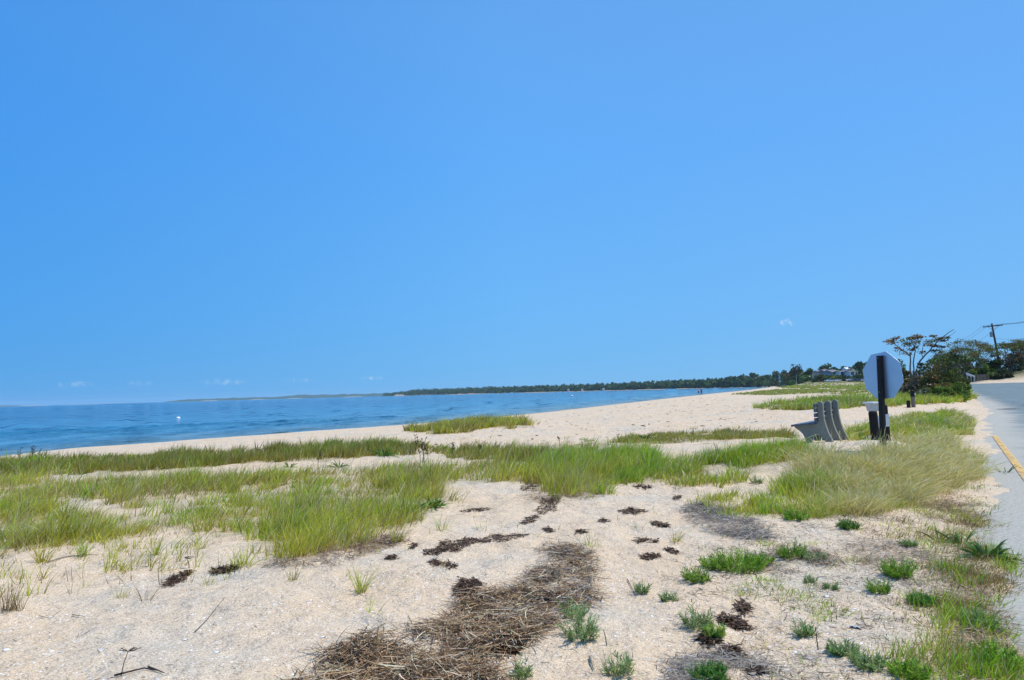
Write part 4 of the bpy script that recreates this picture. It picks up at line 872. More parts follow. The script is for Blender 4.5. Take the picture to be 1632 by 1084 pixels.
pebbles('shell_fragments', FORE, 5200, 0.0115, [(.78, .76, .72), (.70, .66, .60), (.62, .60, .58), (.8, .78, .76)], 'small white and grey broken shells strewn over the sand', 'shells')
pebbles('pebbles', FORE, 8000, 0.007, [(.35, .30, .25), (.5, .34, .2), (.22, .2, .19), (.6, .45, .3), (.7, .6, .5)], 'small brown, orange and grey pebbles strewn over the sand', 'pebbles')
MIDB = [(560, 706), (700, 700), (960, 650), (1120, 632), (1200, 640), (1260, 680), (950, 710), (640, 708)]
o = drape('beach_wrack', MIDB, 900, 0.16, 0.05, WEEDC + GREYC, 0.01, 'faint scattered dark bits of weed across the open beach', 'seaweed', None, 0.0, 33); o['kind'] = 'stuff'
def shell(px, py, s, mat, label):
    p = hit1(px, py); mb = MB(); n = 11; v = [(0, -s * .9, s * .1)]
    for ring, (rr, zz) in enumerate(((.5, .38), (.85, .28), (1.0, .02))):
        for k in range(n):
            a = math.pi * (-.15 + 1.3 * k / (n - 1)); q = rr * (1 + (.05 if k % 2 else 0) * ring); v.append((math.cos(a) * s * q, -s * .9 + (math.sin(a) + .25) * s * 1.35 * q, s * zz))
    f = [(0, 1 + k, 2 + k) for k in range(n - 1)] + [(1 + r * n + k, 1 + (r + 1) * n + k, 2 + (r + 1) * n + k, 2 + r * n + k) for r in range(2) for k in range(n - 1)]
    mb.add(v, f); ob = mb.build('seashell', mat, smooth=True); so = ob.modifiers.new('thick', 'SOLIDIFY'); so.thickness = s * .12
    ob.location = p; ob.rotation_euler = (random.uniform(-.2, .2), 0, random.uniform(0, 6)); return tag(ob, label, 'shell', 'large shells on the sand')
for a in [(1364, 1000, .032, 'greyshell', 'large grey shell right of the upright stake'), (1318, 951, .022, 'shell', 'flat pale shell below the tiny green rosette'),
          (12, 1036, .022, 'shell', 'white shell with dark hollow at the lower left edge'), (83, 1038, .016, 'shell', 'small white shell at bottom left, left of a pair'), (95, 1040, .014, 'greyshell', 'smaller shell at bottom left, right of a pair'),
          (162, 1036, .018, 'shell', 'round white shell left of the leaning twig'), (295, 1020, .018, 'shell', 'white shell right of the leaning twig'), (344, 1040, .018, 'shell', 'white shell far right of the leaning twig'),
          (513, 1016, .020, 'shell', 'bright white shell left of the largest straw mat'), (1094, 902, .020, 'shell', 'white shell left of the bright green weed patch'), (811, 1074, .026, 'shell', 'white shell at the bottom edge in the straw mat'),
          (1187, 940, .022, 'shell', 'white shell below the largest green weed'), (938, 938, .022, 'greyshell', 'bluish shell on the tall straw mat'), (920, 962, .024, 'greyshell', 'bluish flat shell at the lower edge of the tall straw mat'),
          (1613, 884, .045, 'greyshell', 'large dark grey stone like shell at the road edge')]:
    shell(a[0], a[1], a[2], MAT[a[3]], a[4])

# ------------------------------------------------------------------ bench
bp = hit1(1330, 709); AX = np.array([math.sin(R(37)), math.cos(R(37)), 0.0]); FV = np.array([-math.cos(R(37)), math.sin(R(37)), 0.0]); UPV = np.array([0, 0, 1.0])
bp = at_depth(1329, 708.5, 14.3); bz = ground(bp[0], bp[1])
bench = empty('park_bench', (bp[0], bp[1], bz - 0.02), 0, 'bench with three curved concrete supports and dark slats facing the sea', 'bench')
prof = [(0, -.12), (0, 0), (.05, .11), (.095, .21), (.135, .35), (.155, .46), (.167, .56), (.172, .66), (.170, .76), (.168, .80), (.178, .835), (.20, .856), (.232, .862), (.262, .85), (.28, .825), (.287, .79),
        (.287, .62), (.285, .40), (.42, .385), (.60, .375), (.75, .37), (.77, .355), (.765, .32), (.73, .285), (.66, .235), (.60, .17), (.565, .08), (.55, 0), (.55, -.12), (.43, -.12), (.42, .03), (.38, .13), (.31, .165), (.24, .13), (.18, .04), (.13, -.05), (.12, -.12)]
for k in range(3):
    mb = MB(); mb.prism(prof, FV, UPV, (0, 0, 0), AX, k * 0.70, k * 0.70 + 0.11); mb.build('support', MAT['concrete'], bench, bevel=0.012)
for zc in (.475, .575, .675, .775):
    mb = MB(); mb.prism([(.29, zc - .04), (.335, zc - .04), (.335, zc + .04), (.29, zc + .04)], FV, UPV, (0, 0, 0), AX, -0.10, 1.62); mb.build('back_slat', MAT['slat'], bench, bevel=0.006)
for k, uc in enumerate((.385, .485, .585, .685, .765)):
    zt = .40 - .012 * k
    mb = MB(); mb.prism([(uc - .043, zt - .012), (uc + .043, zt - .02), (uc + .043, zt + .022), (uc - .043, zt + .03)], FV, UPV, (0, 0, 0), AX, -0.10, 1.62); mb.build('seat_slat', MAT['slat'], bench, bevel=0.006)

# ------------------------------------------------------------------ stop sign seen from behind
sp0 = at_depth(1408, 712, 11.7); sz0 = ground(sp0[0], sp0[1]); top = at_depth(1400, 567, 11.7)
sign = empty('stop_sign', (sp0[0], sp0[1], sz0), 0, 'octagonal road sign seen from its bare grey back on a dark post', 'sign')
tv = np.array([top[0] - sp0[0] + 0.02, 0.0, top[2] - sz0]); Hh = np.linalg.norm(tv); dirp = tv / Hh
na_ = R(251); NB = np.array([math.sin(na_), math.cos(na_), 0.0]); TG = np.cross(UPV, NB)      # NB = direction the back faces
NB2 = NB; TG /= np.linalg.norm(TG)
mb = MB(); mb.prism([(-.04, -.035), (.04, -.035), (.04, .035), (-.04, .035)], TG, NB, (0, 0, 0), dirp, -.3, Hh); post = mb.build('post', MAT['darkpost'], sign, bevel=0.006)
cen = dirp * (Hh - 0.345) - NB * 0.045 + TG * 0.0; rot = R(7)
ap = 0.395; octo = [(ap / math.cos(R(22.5)) * math.cos(R(22.5 + 45 * k) + rot), ap / math.cos(R(22.5)) * math.sin(R(22.5 + 45 * k) + rot)) for k in range(8)]
mb = MB(); mb.prism(octo, TG, UPV, cen, NB, -0.003, 0.003); plate = mb.build('sign_plate', MAT['alu'], sign, bevel=0.0015)
# the face of the sign (looks away from the camera)
redm = simple('red_sheeting', (0.45, 0.02, 0.02), 0.4, 0.05, 3)
mb = MB(); mb.prism([(a * .99, b * .99) for a, b in octo], TG, UPV, cen - NB * 0.0055, NB, -0.0008, 0.0008); mb.build('sign_border', MAT['white'], sign)
mb = MB(); mb.prism([(a * .94, b * .94) for a, b in octo], TG, UPV, cen - NB * 0.008, NB, -0.0008, 0.0008); mb.build('sign_face', redm, sign)
tx = bpy.data.curves.new('sign_lettering', 'FONT'); tx.body = 'STOP'; tx.align_x = 'CENTER'; tx.align_y = 'CENTER'; tx.size = 0.34; tx.extrude = 0.0008
to = bpy.data.objects.new('sign_lettering', tx); COL.objects.link(to); tx.materials.append(MAT['white']); to.parent = sign
dg0 = bpy.context.evaluated_depsgraph_get(); tm = bpy.data.meshes.new_from_object(to.evaluated_get(dg0)); bpy.data.objects.remove(to); to = bpy.data.objects.new('sign_lettering', tm); COL.objects.link(to); to.parent = sign
if not tm.materials: tm.materials.append(MAT['white'])
Nf = Vector(-NB); Xt = Vector(-TG * 1.0); Yt = Vector(UPV)
Xt = Yt.cross(Nf); Mx = Matrix((Xt, Yt, Nf)).transposed().to_4x4(); Mx.translation = Vector(cen - NB * 0.0105); to.matrix_local = Mx @ Matrix.Rotation(-rot, 4, 'Z')
for zz in (Hh - 0.04, Hh - 0.62):
    b_ = dirp * zz + NB * 0.036; mb = MB(); mb.prism([(math.cos(k * math.pi / 3) * .010, math.sin(k * math.pi / 3) * .010) for k in range(6)], TG, UPV, b_, NB, 0, .008); mb.build('bolt', MAT['metal'], sign)

# ------------------------------------------------------------------ posts
def round_post(px, py, D, h, r, mat, label, rad_top=None, lean=(0, 0), name='bollard', group='short wooden posts'):
    p = at_depth(px, py, D); z = ground(p[0], p[1]); root = empty(name, (p[0], p[1], z), 0, label, 'post', group)
    mb = MB(); prof = [(r, -.3), (r, h - .05), (r * .96, h - .025), (r * .82, h - .006), (r * .6, h), (0.001, h + .002)]; mb.lathe(prof, seg=16); o = mb.build('shaft', mat, root, smooth=False); o.rotation_euler = (lean[1], lean[0], 0)
    return root, p, z
def fit_h(px, ytop, D, p, z): return at_depth(px, ytop, D)[2] - z
pb = at_depth(1395.5, 698, 14.2); h1 = fit_h(1393, 655, 14.2, pb, ground(pb[0], pb[1]))
bol1, _, _ = round_post(1395.5, 698, 14.2, h1, .085, MAT['darkwood'], 'thick dark round post left of the sign post beside the bench', lean=(-.04, 0))
pb = at_depth(1412.5, 688, 16.4); h2 = fit_h(1411, 645, 16.4, pb, ground(pb[0], pb[1]))
bol2, p2, z2 = round_post(1412.5, 688, 16.4, h2, .085, MAT['darkwood'], 'taller dark round post right of the sign post with a white panel', lean=(-.03, 0))
pc = at_depth(1406.5, 671, 16.1); mb = MB(); loc = pc - np.array([p2[0], p2[1], z2]); mb.prism([(-.15, -.165), (.15, -.125), (.15, .165), (-.15, .10)], (0.97, -0.2, 0), UPV, loc, (0.2, 0.97, 0), -.006, .006)
mb.build('notice_panel', MAT['white'], bol2, bevel=.002)
# pale pedestal
pp = at_depth(1393, 680, 17.5); pz = ground(pp[0], pp[1]); ht = at_depth(1393, 640.5, 17.5)[2] - pz
ped = empty('pedestal', (pp[0], pp[1], pz), R(20), 'pale grey pedestal with wide flat top and tapered head behind the dark post', 'pedestal')
mb = MB(); mb.box((0, 0, (ht - .2) / 2 - .1), (.13, .13, ht - .2 + .2)); mb.build('column', MAT['palegrey'], ped, bevel=.006)
mb = MB(); mb.box((0, 0, ht - .145), (.18, .18, .19), taper=1.45); mb.build('head', MAT['palegrey'], ped, bevel=.006)
mb = MB(); mb.box((0, 0, ht - .025), (.33, .33, .045)); mb.build('top', MAT['white'], ped, bevel=.01)
pb = at_depth(1448.5, 652, 33.0); round_post(1448.5, 652, 33.0, max(.3, fit_h(1448, 638, 33, pb, ground(pb[0], pb[1]))), .085, MAT['darkwood'], 'short dark stump post left of the taller weathered post')
pb = at_depth(1456, 650, 33.5); b4, p4, z4 = round_post(1456, 650, 33.5, fit_h(1454, 622.5, 33.5, pb, ground(pb[0], pb[1])), .095, MAT['greywood'], 'taller weathered post before the shrubs with a dark top')
h4 = fit_h(1454, 622.5, 33.5, p4, z4)
mb = MB(); mb.lathe([(.1, h4 - .3), (.1, h4 - .03), (.08, h4 + .01), (.001, h4 + .012)], seg=16); mb.build('cap', MAT['darkwood'], b4)
mb = MB(); mb.box((.07, -.085, h4 - .18), (.06, .03, .07)); mb.build('reflector', MAT['white'], b4)

# ------------------------------------------------------------------ trees and shrubs
def leaves(C, size, cols, flat=0.0, elong=1.6):
    n = len(C); d = rng.normal(0, 1, (n, 3)); d[:, 2] *= (1 - flat); d /= np.linalg.norm(d, axis=1)[:, None]
    e = rng.normal(0, 1, (n, 3)); e[:, 2] *= (1 - flat); e -= d * np.sum(d * e, 1)[:, None]; e /= np.linalg.norm(e, axis=1)[:, None]
    s = (size * rng.uniform(.5, 1.3, n))[:, None]
    V = np.stack([C - d * s * elong / 2, C + e * s / 2, C + d * s * elong / 2, C - e * s / 2], 1).reshape(-1, 3)
    return V, np.arange(4 * n).reshape(-1, 4), np.repeat(cols, 4, 0)
def blob_points(n, nclump, rx, ry, rz, cs, flatten=1.0, shell=0.55):
    """clumps scattered through an uneven dome"""
    a = rng.uniform(0, 2 * math.pi, nclump); z = rng.uniform(0.05, 1, nclump); r = np.sqrt(np.maximum(1 - z ** 2, 0)) * rng.uniform(shell, 1, nclump)
    cc = np.stack([np.cos(a) * r * rx, np.sin(a) * r * ry, z * rz * rng.uniform(.75, 1.08, nclump)], 1)
    k = rng.integers(0, nclump, n); g = rng.normal(0, 1, (n, 3)); g /= np.linalg.norm(g, axis=1)[:, None]; g *= (rng.uniform(0, 1, n) ** .4)[:, None] * (cs * rng.uniform(.6, 1.3, nclump)[k])[:, None]
    g[:, 2] *= flatten
    P = cc[k] + g; P[:, 2] = np.maximum(P[:, 2], 0.02); return P, k, cc
def shrub(x, y, rx, rz, cols, label, n=2600, nc=26, ls=0.10, name='shrub', group='shrubs by the road', cs=None, twigs=8, trunk=True, zoff=0, cat='shrub'):
    z = ground(x, y); root = empty(name, (x, y, z + zoff), 0, label, cat, group)
    P, k, cc = blob_points(n, nc, rx, rx * .8, rz, cs or rx * .30, .8)
    cl = pal(cols, nc, .3)[k] * rng.uniform(.75, 1.25, (n, 1))
    V, Q, C = leaves(P, ls, cl); bigmesh('crown', V, Q, MAT['leaf'], root, C)
    mb = MB()
    for q in range(twigs):
        c = cc[random.randrange(nc)]; mb.tube([(c[0] * .15, c[1] * .15, -.2), (c[0] * .45, c[1] * .45, c[2] * .5), tuple(c)], [rx * .03 + .01, rx * .02 + .008, .008], 5)
    mb.build('trunk', MAT['bark'], root)
    return root
SG = [(0.09, 0.15, 0.035), (0.06, 0.11, 0.03), (0.13, 0.19, 0.04)]; SB = [(0.15, 0.13, 0.04), (0.11, 0.12, 0.035), (0.08, 0.10, 0.03), (0.22, 0.13, 0.04)]
SY = [(0.16, 0.24, 0.04), (0.12, 0.20, 0.035), (0.20, 0.24, 0.05)]; SD = [(0.04, 0.06, 0.025), (0.055, 0.075, 0.03)]; SGR = [(0.11, 0.11, 0.09), (0.07, 0.075, 0.05), (0.13, 0.12, 0.09)]
def at_col(px, D): return ((px - CX) / FPX * D * 1.0 + 0.0, D)
def sx(px, py, D): p = at_depth(px, py, D); return float(p[0]), float(p[1])
for px, py, D, wpx, ytop, cols, label in [
    (1432, 628, 58, 26, 575, SG, 'green shrub directly right of the octagonal sign'),
    (1443, 632, 52, 26, 592, SB + SG, 'brown green shrub at the left foot of the bare tree'),
    (1462, 634, 49, 30, 604, SGR, 'grey twiggy shrub under the trunk of the bare tree'),
    (1478, 622, 56, 36, 574, SB + SD, 'dark bronze shrub behind the bare tree'),
    (1490, 634, 48, 34, 592, SB, 'rust coloured shrub right of the bare tree trunk'),
    (1508, 626, 55, 36, 570, SB + SD, 'tall dark shrub in the middle of the thicket'),
    (1516, 632, 50, 34, 590, SB + SY, 'bronze and green shrub in the front of the thicket'),
    (1524, 622, 62, 30, 566, SD + SG, 'darkest shrub at the right of the thicket'),
    (1498, 640, 43, 30, 618, SY, 'low bright green bush in front of the rust coloured shrub'),
    (1524, 638, 44, 30, 612, SY, 'low bright green bush at the road edge'),
    (1470, 641, 42, 34, 622, SGR + SY, 'low grey green bush behind the weathered post'),
    (1536, 626, 56, 18, 606, SY + SB, 'small bush overhanging the far road edge'),
]:
    x, y = sx(px, py, D); z = ground(x, y); rz = max(.5, at_depth(px, ytop, D)[2] - z); rx = wpx / FPX * D * .76
    shrub(x, y, rx, rz * 1.02, cols, label, n=int(2600), nc=30, ls=0.085 + .0004 * D)
for px, py, D, wpx, ytop, cols, label in [
    (1538, 604, 108, 34, 572, SG + SB, 'green shrub behind the stair railings'),
    (1560, 604, 112, 34, 564, SG, 'tall green shrub beyond the end of the road'),
    (1552, 606, 104, 22, 590, SY, 'light green bush right of the stair railings'),
    (1575, 607, 103, 26, 582, SY + SG, 'rounded light green bush at the end of the road'),
    (1590, 607, 106, 30, 572, SD + SG, 'dark shrub around the foot of the utility pole'),
    (1606, 606, 110, 34, 562, SB + SD, 'tall dark bronze shrub right of the utility pole'),
    (1626, 602, 112, 36, 560, SB + SG, 'dark shrub above the sandy bank'),
    (1648, 602, 114, 40, 556, SG + SD, 'large shrub cut by the right frame edge'),
    (1515, 604, 104, 34, 568, SD, 'dark shrub seen over the thicket'),
    (1600, 608, 101, 26, 592, SD, 'low dark bush at the left foot of the sandy bank'),
    (1490, 604, 104, 34, 574, SD + SG, 'dull shrub seen between the branches of the bare tree'),
]:
    x, y = sx(px, py, D); z = ground(x, y); rz = max(.8, at_depth(px, ytop, D)[2] - z); rx = wpx / FPX * D * .62
    shrub(x, y, rx, rz, cols, label, n=2600, nc=30, ls=0.16, group='shrubs at the end of the road')

def zoomtree(name, org, D, base, limbs, clus, cols, label, scale, ox, oy, csize=0.30, ls=0.09, depthj=0.8, per=60, r0=0.09, group='wind shaped trees'):
    """limbs and leaf clusters laid out in the tree's own plane then pushed to varied depth"""
    x, y = sx(base[0], base[1], D); z = ground(x, y); root = empty(name, (x, y, z), 0, label, 'tree', group)
    def W(X, Y, dy): p = at_depth(ox + X / scale, oy + Y / scale, D); return np.array([p[0] - x, dy, p[2] - z])
    mb = MB(); ends = {}
    for li, (r, pts) in enumerate(limbs):
        d0 = random.uniform(-depthj, depthj); P = []
        for k, q in enumerate(pts):
            key = q; dy = ends.get(key, d0 * k / len(pts)); ends[key] = dy; P.append(W(q[0], q[1], dy))
        if li < 3: P[0][2] = min(P[0][2], -.1)
        # subdivide with a little wobble
        PP = [P[0]]
        for a, b in zip(P[:-1], P[1:]): PP += [(a + b) / 2 + rng.normal(0, .03, 3), b]
        mb.tube(PP, list(np.linspace(r * .62, r * .2, len(PP))), 6)
    keys = list(ends.items()); pts = []; ci = []
    for c, (X, Y) in enumerate(clus):
        nearest = min(keys, key=lambda kv: (kv[0][0] - X) ** 2 + (kv[0][1] - Y) ** 2)
        o = W(X, Y, nearest[1] + random.uniform(-.25, .25)); nb = W(nearest[0][0], nearest[0][1], nearest[1])
        mb.tube([nb, (nb + o) / 2 + rng.normal(0, .04, 3), o], [.018, .012, .006], 4)
        g = rng.normal(0, 1, (per, 3)) * np.array([csize, csize, csize * .38]) * random.uniform(.6, 1.15); pts.append(o + g); ci += [c] * per
    mb.build('trunk', MAT['bark'], root)
    P = np.concatenate(pts); cl = pal(cols, len(clus), .3)[np.array(ci)] * rng.uniform(.75, 1.25, (len(P), 1))
    V, Q, C = leaves(P, ls, cl, flat=.5); bigmesh('crown', V, Q, MAT['leaf'], root, C)
    return root
limbs = [(.11, [(405, 760), (408, 600), (402, 500), (410, 370), (330, 300), (270, 255), (200, 205)]), (.09, [(425, 760), (432, 600), (430, 450), (445, 350), (440, 270), (470, 190), (490, 145)]),
         (.11, [(430, 760), (440, 620), (490, 470), (550, 390), (630, 310), (700, 230), (750, 160), (830, 110), (880, 70), (935, 40)]),
         (.05, [(410, 370), (430, 290), (500, 250), (535, 180), (560, 130)]), (.045, [(550, 390), (530, 320), (522, 240), (610, 170), (640, 130)]), (.04, [(630, 310), (700, 320), (760, 300), (810, 265)]),
         (.035, [(750, 160), (840, 130), (900, 95), (925, 60)]), (.035, [(330, 300), (300, 250), (290, 200)]), (.03, [(270, 255), (240, 265)]), (.03, [(200, 205), (150, 180)]), (.03, [(440, 270), (400, 200), (380, 150)]),
         (.03, [(410, 370), (350, 350), (310, 330), (250, 350)]), (.03, [(700, 230), (650, 180)]), (.05, [(760, 600), (765, 400), (750, 280)])]
clus = [(140, 180), (170, 190), (210, 200), (230, 145), (250, 185), (210, 165), (330, 160), (360, 150), (400, 155), (430, 120), (300, 220), (340, 215), (330, 235), (235, 270), (290, 295), (480, 135), (500, 140), (560, 128),
        (630, 130), (650, 175), (580, 235), (640, 225), (700, 240), (740, 245), (790, 258), (770, 160), (800, 180), (745, 150), (440, 290), (380, 330), (430, 265), (720, 185), (820, 145), (480, 195), (530, 325), (690, 300), (850, 350), (820, 320)]
zoomtree('wind_bent_tree', None, 51, (1455, 632), limbs, clus, [(0.12, 0.10, 0.04), (0.17, 0.11, 0.04), (0.08, 0.09, 0.03), (0.22, 0.13, 0.05), (0.10, 0.12, 0.04)], 'wind bent tree with bare dark limbs and sparse rusty leaf clusters', 7.743, 1400, 520, csize=.19, ls=.085, per=70, r0=.1)

def flattree(px, py, D, wpx, ytop, label, seed, cols=SB + SG, lean=.1):
    rr = random.Random(seed); x, y = sx(px, py, D); z = ground(x, y); H = at_depth(px, ytop, D)[2] - z; Wd = wpx / FPX * D
    root = empty('wind_bent_tree', (x, y, z), 0, label, 'tree', 'wind shaped trees'); mb = MB(); tips = []
    def grow(p, d, L, r, dep):
        q = p + d * L + np.array([rr.gauss(0, .06), rr.gauss(0, .06), 0]) * L
        mb.tube([p, (p + q) / 2 + np.array([rr.gauss(0, .04), rr.gauss(0, .04), rr.gauss(0, .03)]) * L, q], [r, r * .85, r * .65], 5)
        if dep == 0 or q[2] > H * .97: tips.append(q); return
        for k in range(rr.choice([2, 3, 3])):
            a = rr.uniform(0, 6.28); s = rr.uniform(.35, .8); nd = d + np.array([math.cos(a) * s + lean, math.sin(a) * s, rr.uniform(-.15, .25)]); nd[2] = max(nd[2], .12) * (1 if q[2] < .7 * H else .6); nd /= np.linalg.norm(nd)
            grow(q, nd, L * rr.uniform(.62, .85), r * .6, dep - 1)
    for k in range(3):
        a = rr.uniform(0, 6.28); d = np.array([math.cos(a) * .35, math.sin(a) * .35, 1]); d /= np.linalg.norm(d); grow(np.array([math.cos(a) * .15, math.sin(a) * .15, -.1]), d, H * .34, .10, 4)
    mb.build('trunk', MAT['bark'], root)
    T = np.array(tips); T[:, 2] = np.minimum(T[:, 2], H * 1.0); per = max(8, int(3400 / len(T))); P = np.repeat(T, per, 0) + rng.normal(0, 1, (len(T) * per, 3)) * [.26, .26, .10]
    cl = np.repeat(pal(cols, len(T), .3), per, 0) * rng.uniform(.75, 1.25, (len(P), 1)); V, Q, C = leaves(P, .12, cl, flat=.5); bigmesh('crown', V, Q, MAT['leaf'], root, C)
flattree(1536, 606, 100, 50, 541, 'thin leafy tree between the thicket and the utility pole', 3)
flattree(1556, 606, 104, 50, 543, 'open crowned tree just left of the utility pole', 4)
flattree(1612, 606, 106, 50, 539, 'open crowned tree just right of the utility pole', 5)
flattree(1640, 604, 108, 50, 541, 'dark open tree at the right frame edge', 6)
flattree(1517, 612, 75, 30, 562, 'small dark tree rising over the thicket', 8, SD + SG)

# ------------------------------------------------------------------ distant trees (individual) at the right, house hill
TG_ = [(0.06, 0.115, 0.035), (0.085, 0.15, 0.04), (0.045, 0.09, 0.03), (0.10, 0.15, 0.04)]; TB = [(0.085, 0.075, 0.035), (0.07, 0.07, 0.03)]
def fartree(px, D, ytop, wpx, cols, label, n=1500, ybase=None):
    x, y = sx(px, 600, D); z = ground(x, y); H = max(2.0, at_depth(px, ytop, D)[2] - z); rx = wpx / FPX * D / 2 * 1.12
    root = empty('broadleaf_tree', (x, y, z), 0, label, 'tree', 'trees around the houses'); P, k, cc = blob_points(n, 22, rx, rx, H * .95, rx * .42, .85, .25)
    cl = pal(cols, 22, .3)[k] * rng.uniform(.75, 1.2, (n, 1)); V, Q, C = leaves(P, .5 + D * .0014, cl); bigmesh('crown', V, Q, MAT['leaf'], root, C)
    mb = MB(); mb.tube([(0, 0, -.5), (.1, 0, H * .3), (0, 0, H * .7)], [.35, .28, .12], 6); mb.build('trunk', MAT['bark'], root)
for a in [
    (1168, 1010, 601, 20, TG_, 'leftmost separate tree of the wooded shore at right'), (1184, 980, 598, 20, TG_, 'second tree from the left of the shore wood at right'),
    (1202, 930, 593.5, 22, TG_, 'tall round tree at the left end of the house wood'), (1220, 900, 596, 20, TG_, 'tree right of the tall round tree on the shore'), (1238, 850, 592.5, 22, TG_, 'loose crowned tree above the beach end'),
    (1252, 760, 590, 20, TB + TG_, 'narrow tree left of the dark brown tree'), (1270, 560, 587.5, 34, TB, 'wide dark brown tree above the end of the beach'), (1290, 520, 590.5, 22, TG_, 'green tree right of the dark brown tree'),
    (1316, 500, 583.5, 30, TG_, 'tall rounded green tree behind the blue grey house'), (1330, 505, 586, 22, TG_, 'green tree behind the left end of the white house'), (1345, 500, 585.5, 18, TG_, 'small crowned tree behind the white house'),
    (1358, 470, 586, 20, TG_, 'tree rising behind the yellow gable'), (1372, 440, 581, 26, TG_, 'tall green tree right of the houses'), (1386, 430, 580, 24, TG_, 'tall tree partly hidden by the octagonal sign'),
    (1400, 420, 582, 26, TG_, 'tree hidden behind the octagonal sign'), (1425, 300, 584, 30, TG_, 'green tree right behind the octagonal sign'),
    (1410, 360, 583, 28, TG_, 'tree seen below the octagonal sign edge'),
    (1158, 1030, 604, 16, TG_, 'low shore tree at the left end of the near wood')]: fartree(*a)
for k_, a in enumerate([
    (1195, 905, 604, 18, TG_), (1215, 880, 603, 18, TG_), (1235, 845, 602, 20, TG_), (1255, 640, 601, 20, TG_), (1275, 500, 600.5, 22, TG_), (1292, 440, 600.5, 18, TG_ + SY),
    (1308, 395, 600.5, 18, TB + TG_), (1322, 392, 599.5, 16, SY), (1334, 392, 600.5, 14, SY + TG_), (1348, 392, 600.5, 14, TB + TG_), (1364, 385, 599.5, 14, TG_), (1376, 380, 598.5, 14, TB + TG_), (1390, 372, 598, 18, TG_)]):
    px, D, yt, wp, cl = a; x, y = sx(px, 604, D); z = ground(x, y); H = max(1.6, at_depth(px, yt, D)[2] - z)
    lab = ['leftmost bush of the row along the far beach edge', 'second bush of the row along the far beach edge', 'bush below the loose crowned tree', 'bush below the narrow tree', 'bush below the wide dark brown tree', 'bush left of the white parked cars',
           'dull bush left of the parked silver car', 'light green bush below the blue grey house', 'light green bush above the white cars', 'brownish bush below the white house', 'bush behind the dark parked car', 'bush right of the dark parked car', 'bush at the left edge of the octagonal sign'][k_]
    shrub(x, y, wp / FPX * D * .8, H, cl, lab, n=900, nc=14, ls=.5 + D * .0012, group='bushes along the far beach edge', twigs=3)

# wooded headland: one far mass
def wood_mass(name, cols_px, n, label, ls, cols=TG_, seed=0):
    pts = []; cs = []
    for (px, D, yt, wpx) in cols_px:
        x, y = sx(px, 600, D); z = ground(x, y); H = max(3, at_depth(px, yt, D)[2] - z); rx = wpx / FPX * D / 2
        P, k, cc = blob_points(n, 9, rx, rx * 1.2, H, rx * .45, .8, .2); P += [x, y, z]; pts.append(P); cs.append(pal(cols, 9, .3)[k] * rng.uniform(.8, 1.2, (n, 1)) * random.uniform(.8, 1.25))
    P = np.concatenate(pts); C = np.concatenate(cs); V, Q, C = leaves(P, ls, C); return tag(bigmesh(name, V, Q, MAT['leaf'], col=C), label, 'wood', kind='stuff')
def interp(px, xs, ys): return float(np.interp(px, xs, ys))
cp_ = []
xs_ = [612, 645, 680, 700, 800, 900, 1000, 1100, 1150, 1200]; tops = [627.5, 623.5, 620.5, 620, 617, 613.5, 610, 605.5, 603.5, 600]
shD = [2900, 2650, 2450, 2300, 1900, 1600, 1320, 1100, 970, 880]
px_ = 616.0
while px_ < 1215:
    D = interp(px_, xs_, shD); t = interp(px_, xs_, tops) + random.uniform(-.35, .45) + .5 * math.sin(px_ / 9.0) * math.sin(px_ / 31.0)
    for off, dt in ((35, 3.6), (90, 1.4), (170, 0)): cp_.append((px_ + random.uniform(-2, 2), D + off, t + dt + random.uniform(-.25, .3), random.uniform(9, 14)))
    px_ += 3.2
wood_mass('far_wood', cp_, 150, 'dense green wood along the far shore and headland', 2.6)

# far faint land
def farland(name, xs, D, tops, mat, label, seed, depth=500):
    v = []; f = []; n = 0; XS = np.linspace(xs[0], xs[-1], 160); mb = MB(); rows = 6
    T = np.interp(XS, xs, tops); HZ = 648 - .028 * XS
    for a, (px, t, hz) in enumerate(zip(XS, T, HZ)):
        hh = max(0.0, (hz - t) / FPX * D) * (1 + .25 * (vnoise(np.array([a / 3.0]), np.array([seed * 1.0]), 5)[0] - .5))
        for r in range(rows):
            k = r / (rows - 1); y = D + depth * k; zz = WZ - .5 + (hh + 2.5) * [0, .55, .8, .95, 1, .9][r]
            v.append(((px - CX) / FPX * D * (1 + 0.1 * k), y, zz))
    for a in range(159):
        for r in range(rows - 1): i = a * rows + r; f.append((i, i + rows, i + rows + 1, i + 1))
    mb.add(v, f); return tag(mb.build(name, mat, smooth=True), kind='structure')
hillm = simple('far_woodland', (0.045, 0.09, 0.06), 0.95, 0.3, 0.02)
farland('far_hills', [262, 300, 380, 440, 475, 520, 560, 615], 5400, [640.5, 636.2, 633.6, 632.4, 629.0, 628.6, 627.6, 626.0], hillm, '', 1)
farland('far_coast', [-300, -60, 0, 45, 70], 7600, [653, 645.6, 645.2, 645.6, 646.3], hillm, '', 2)
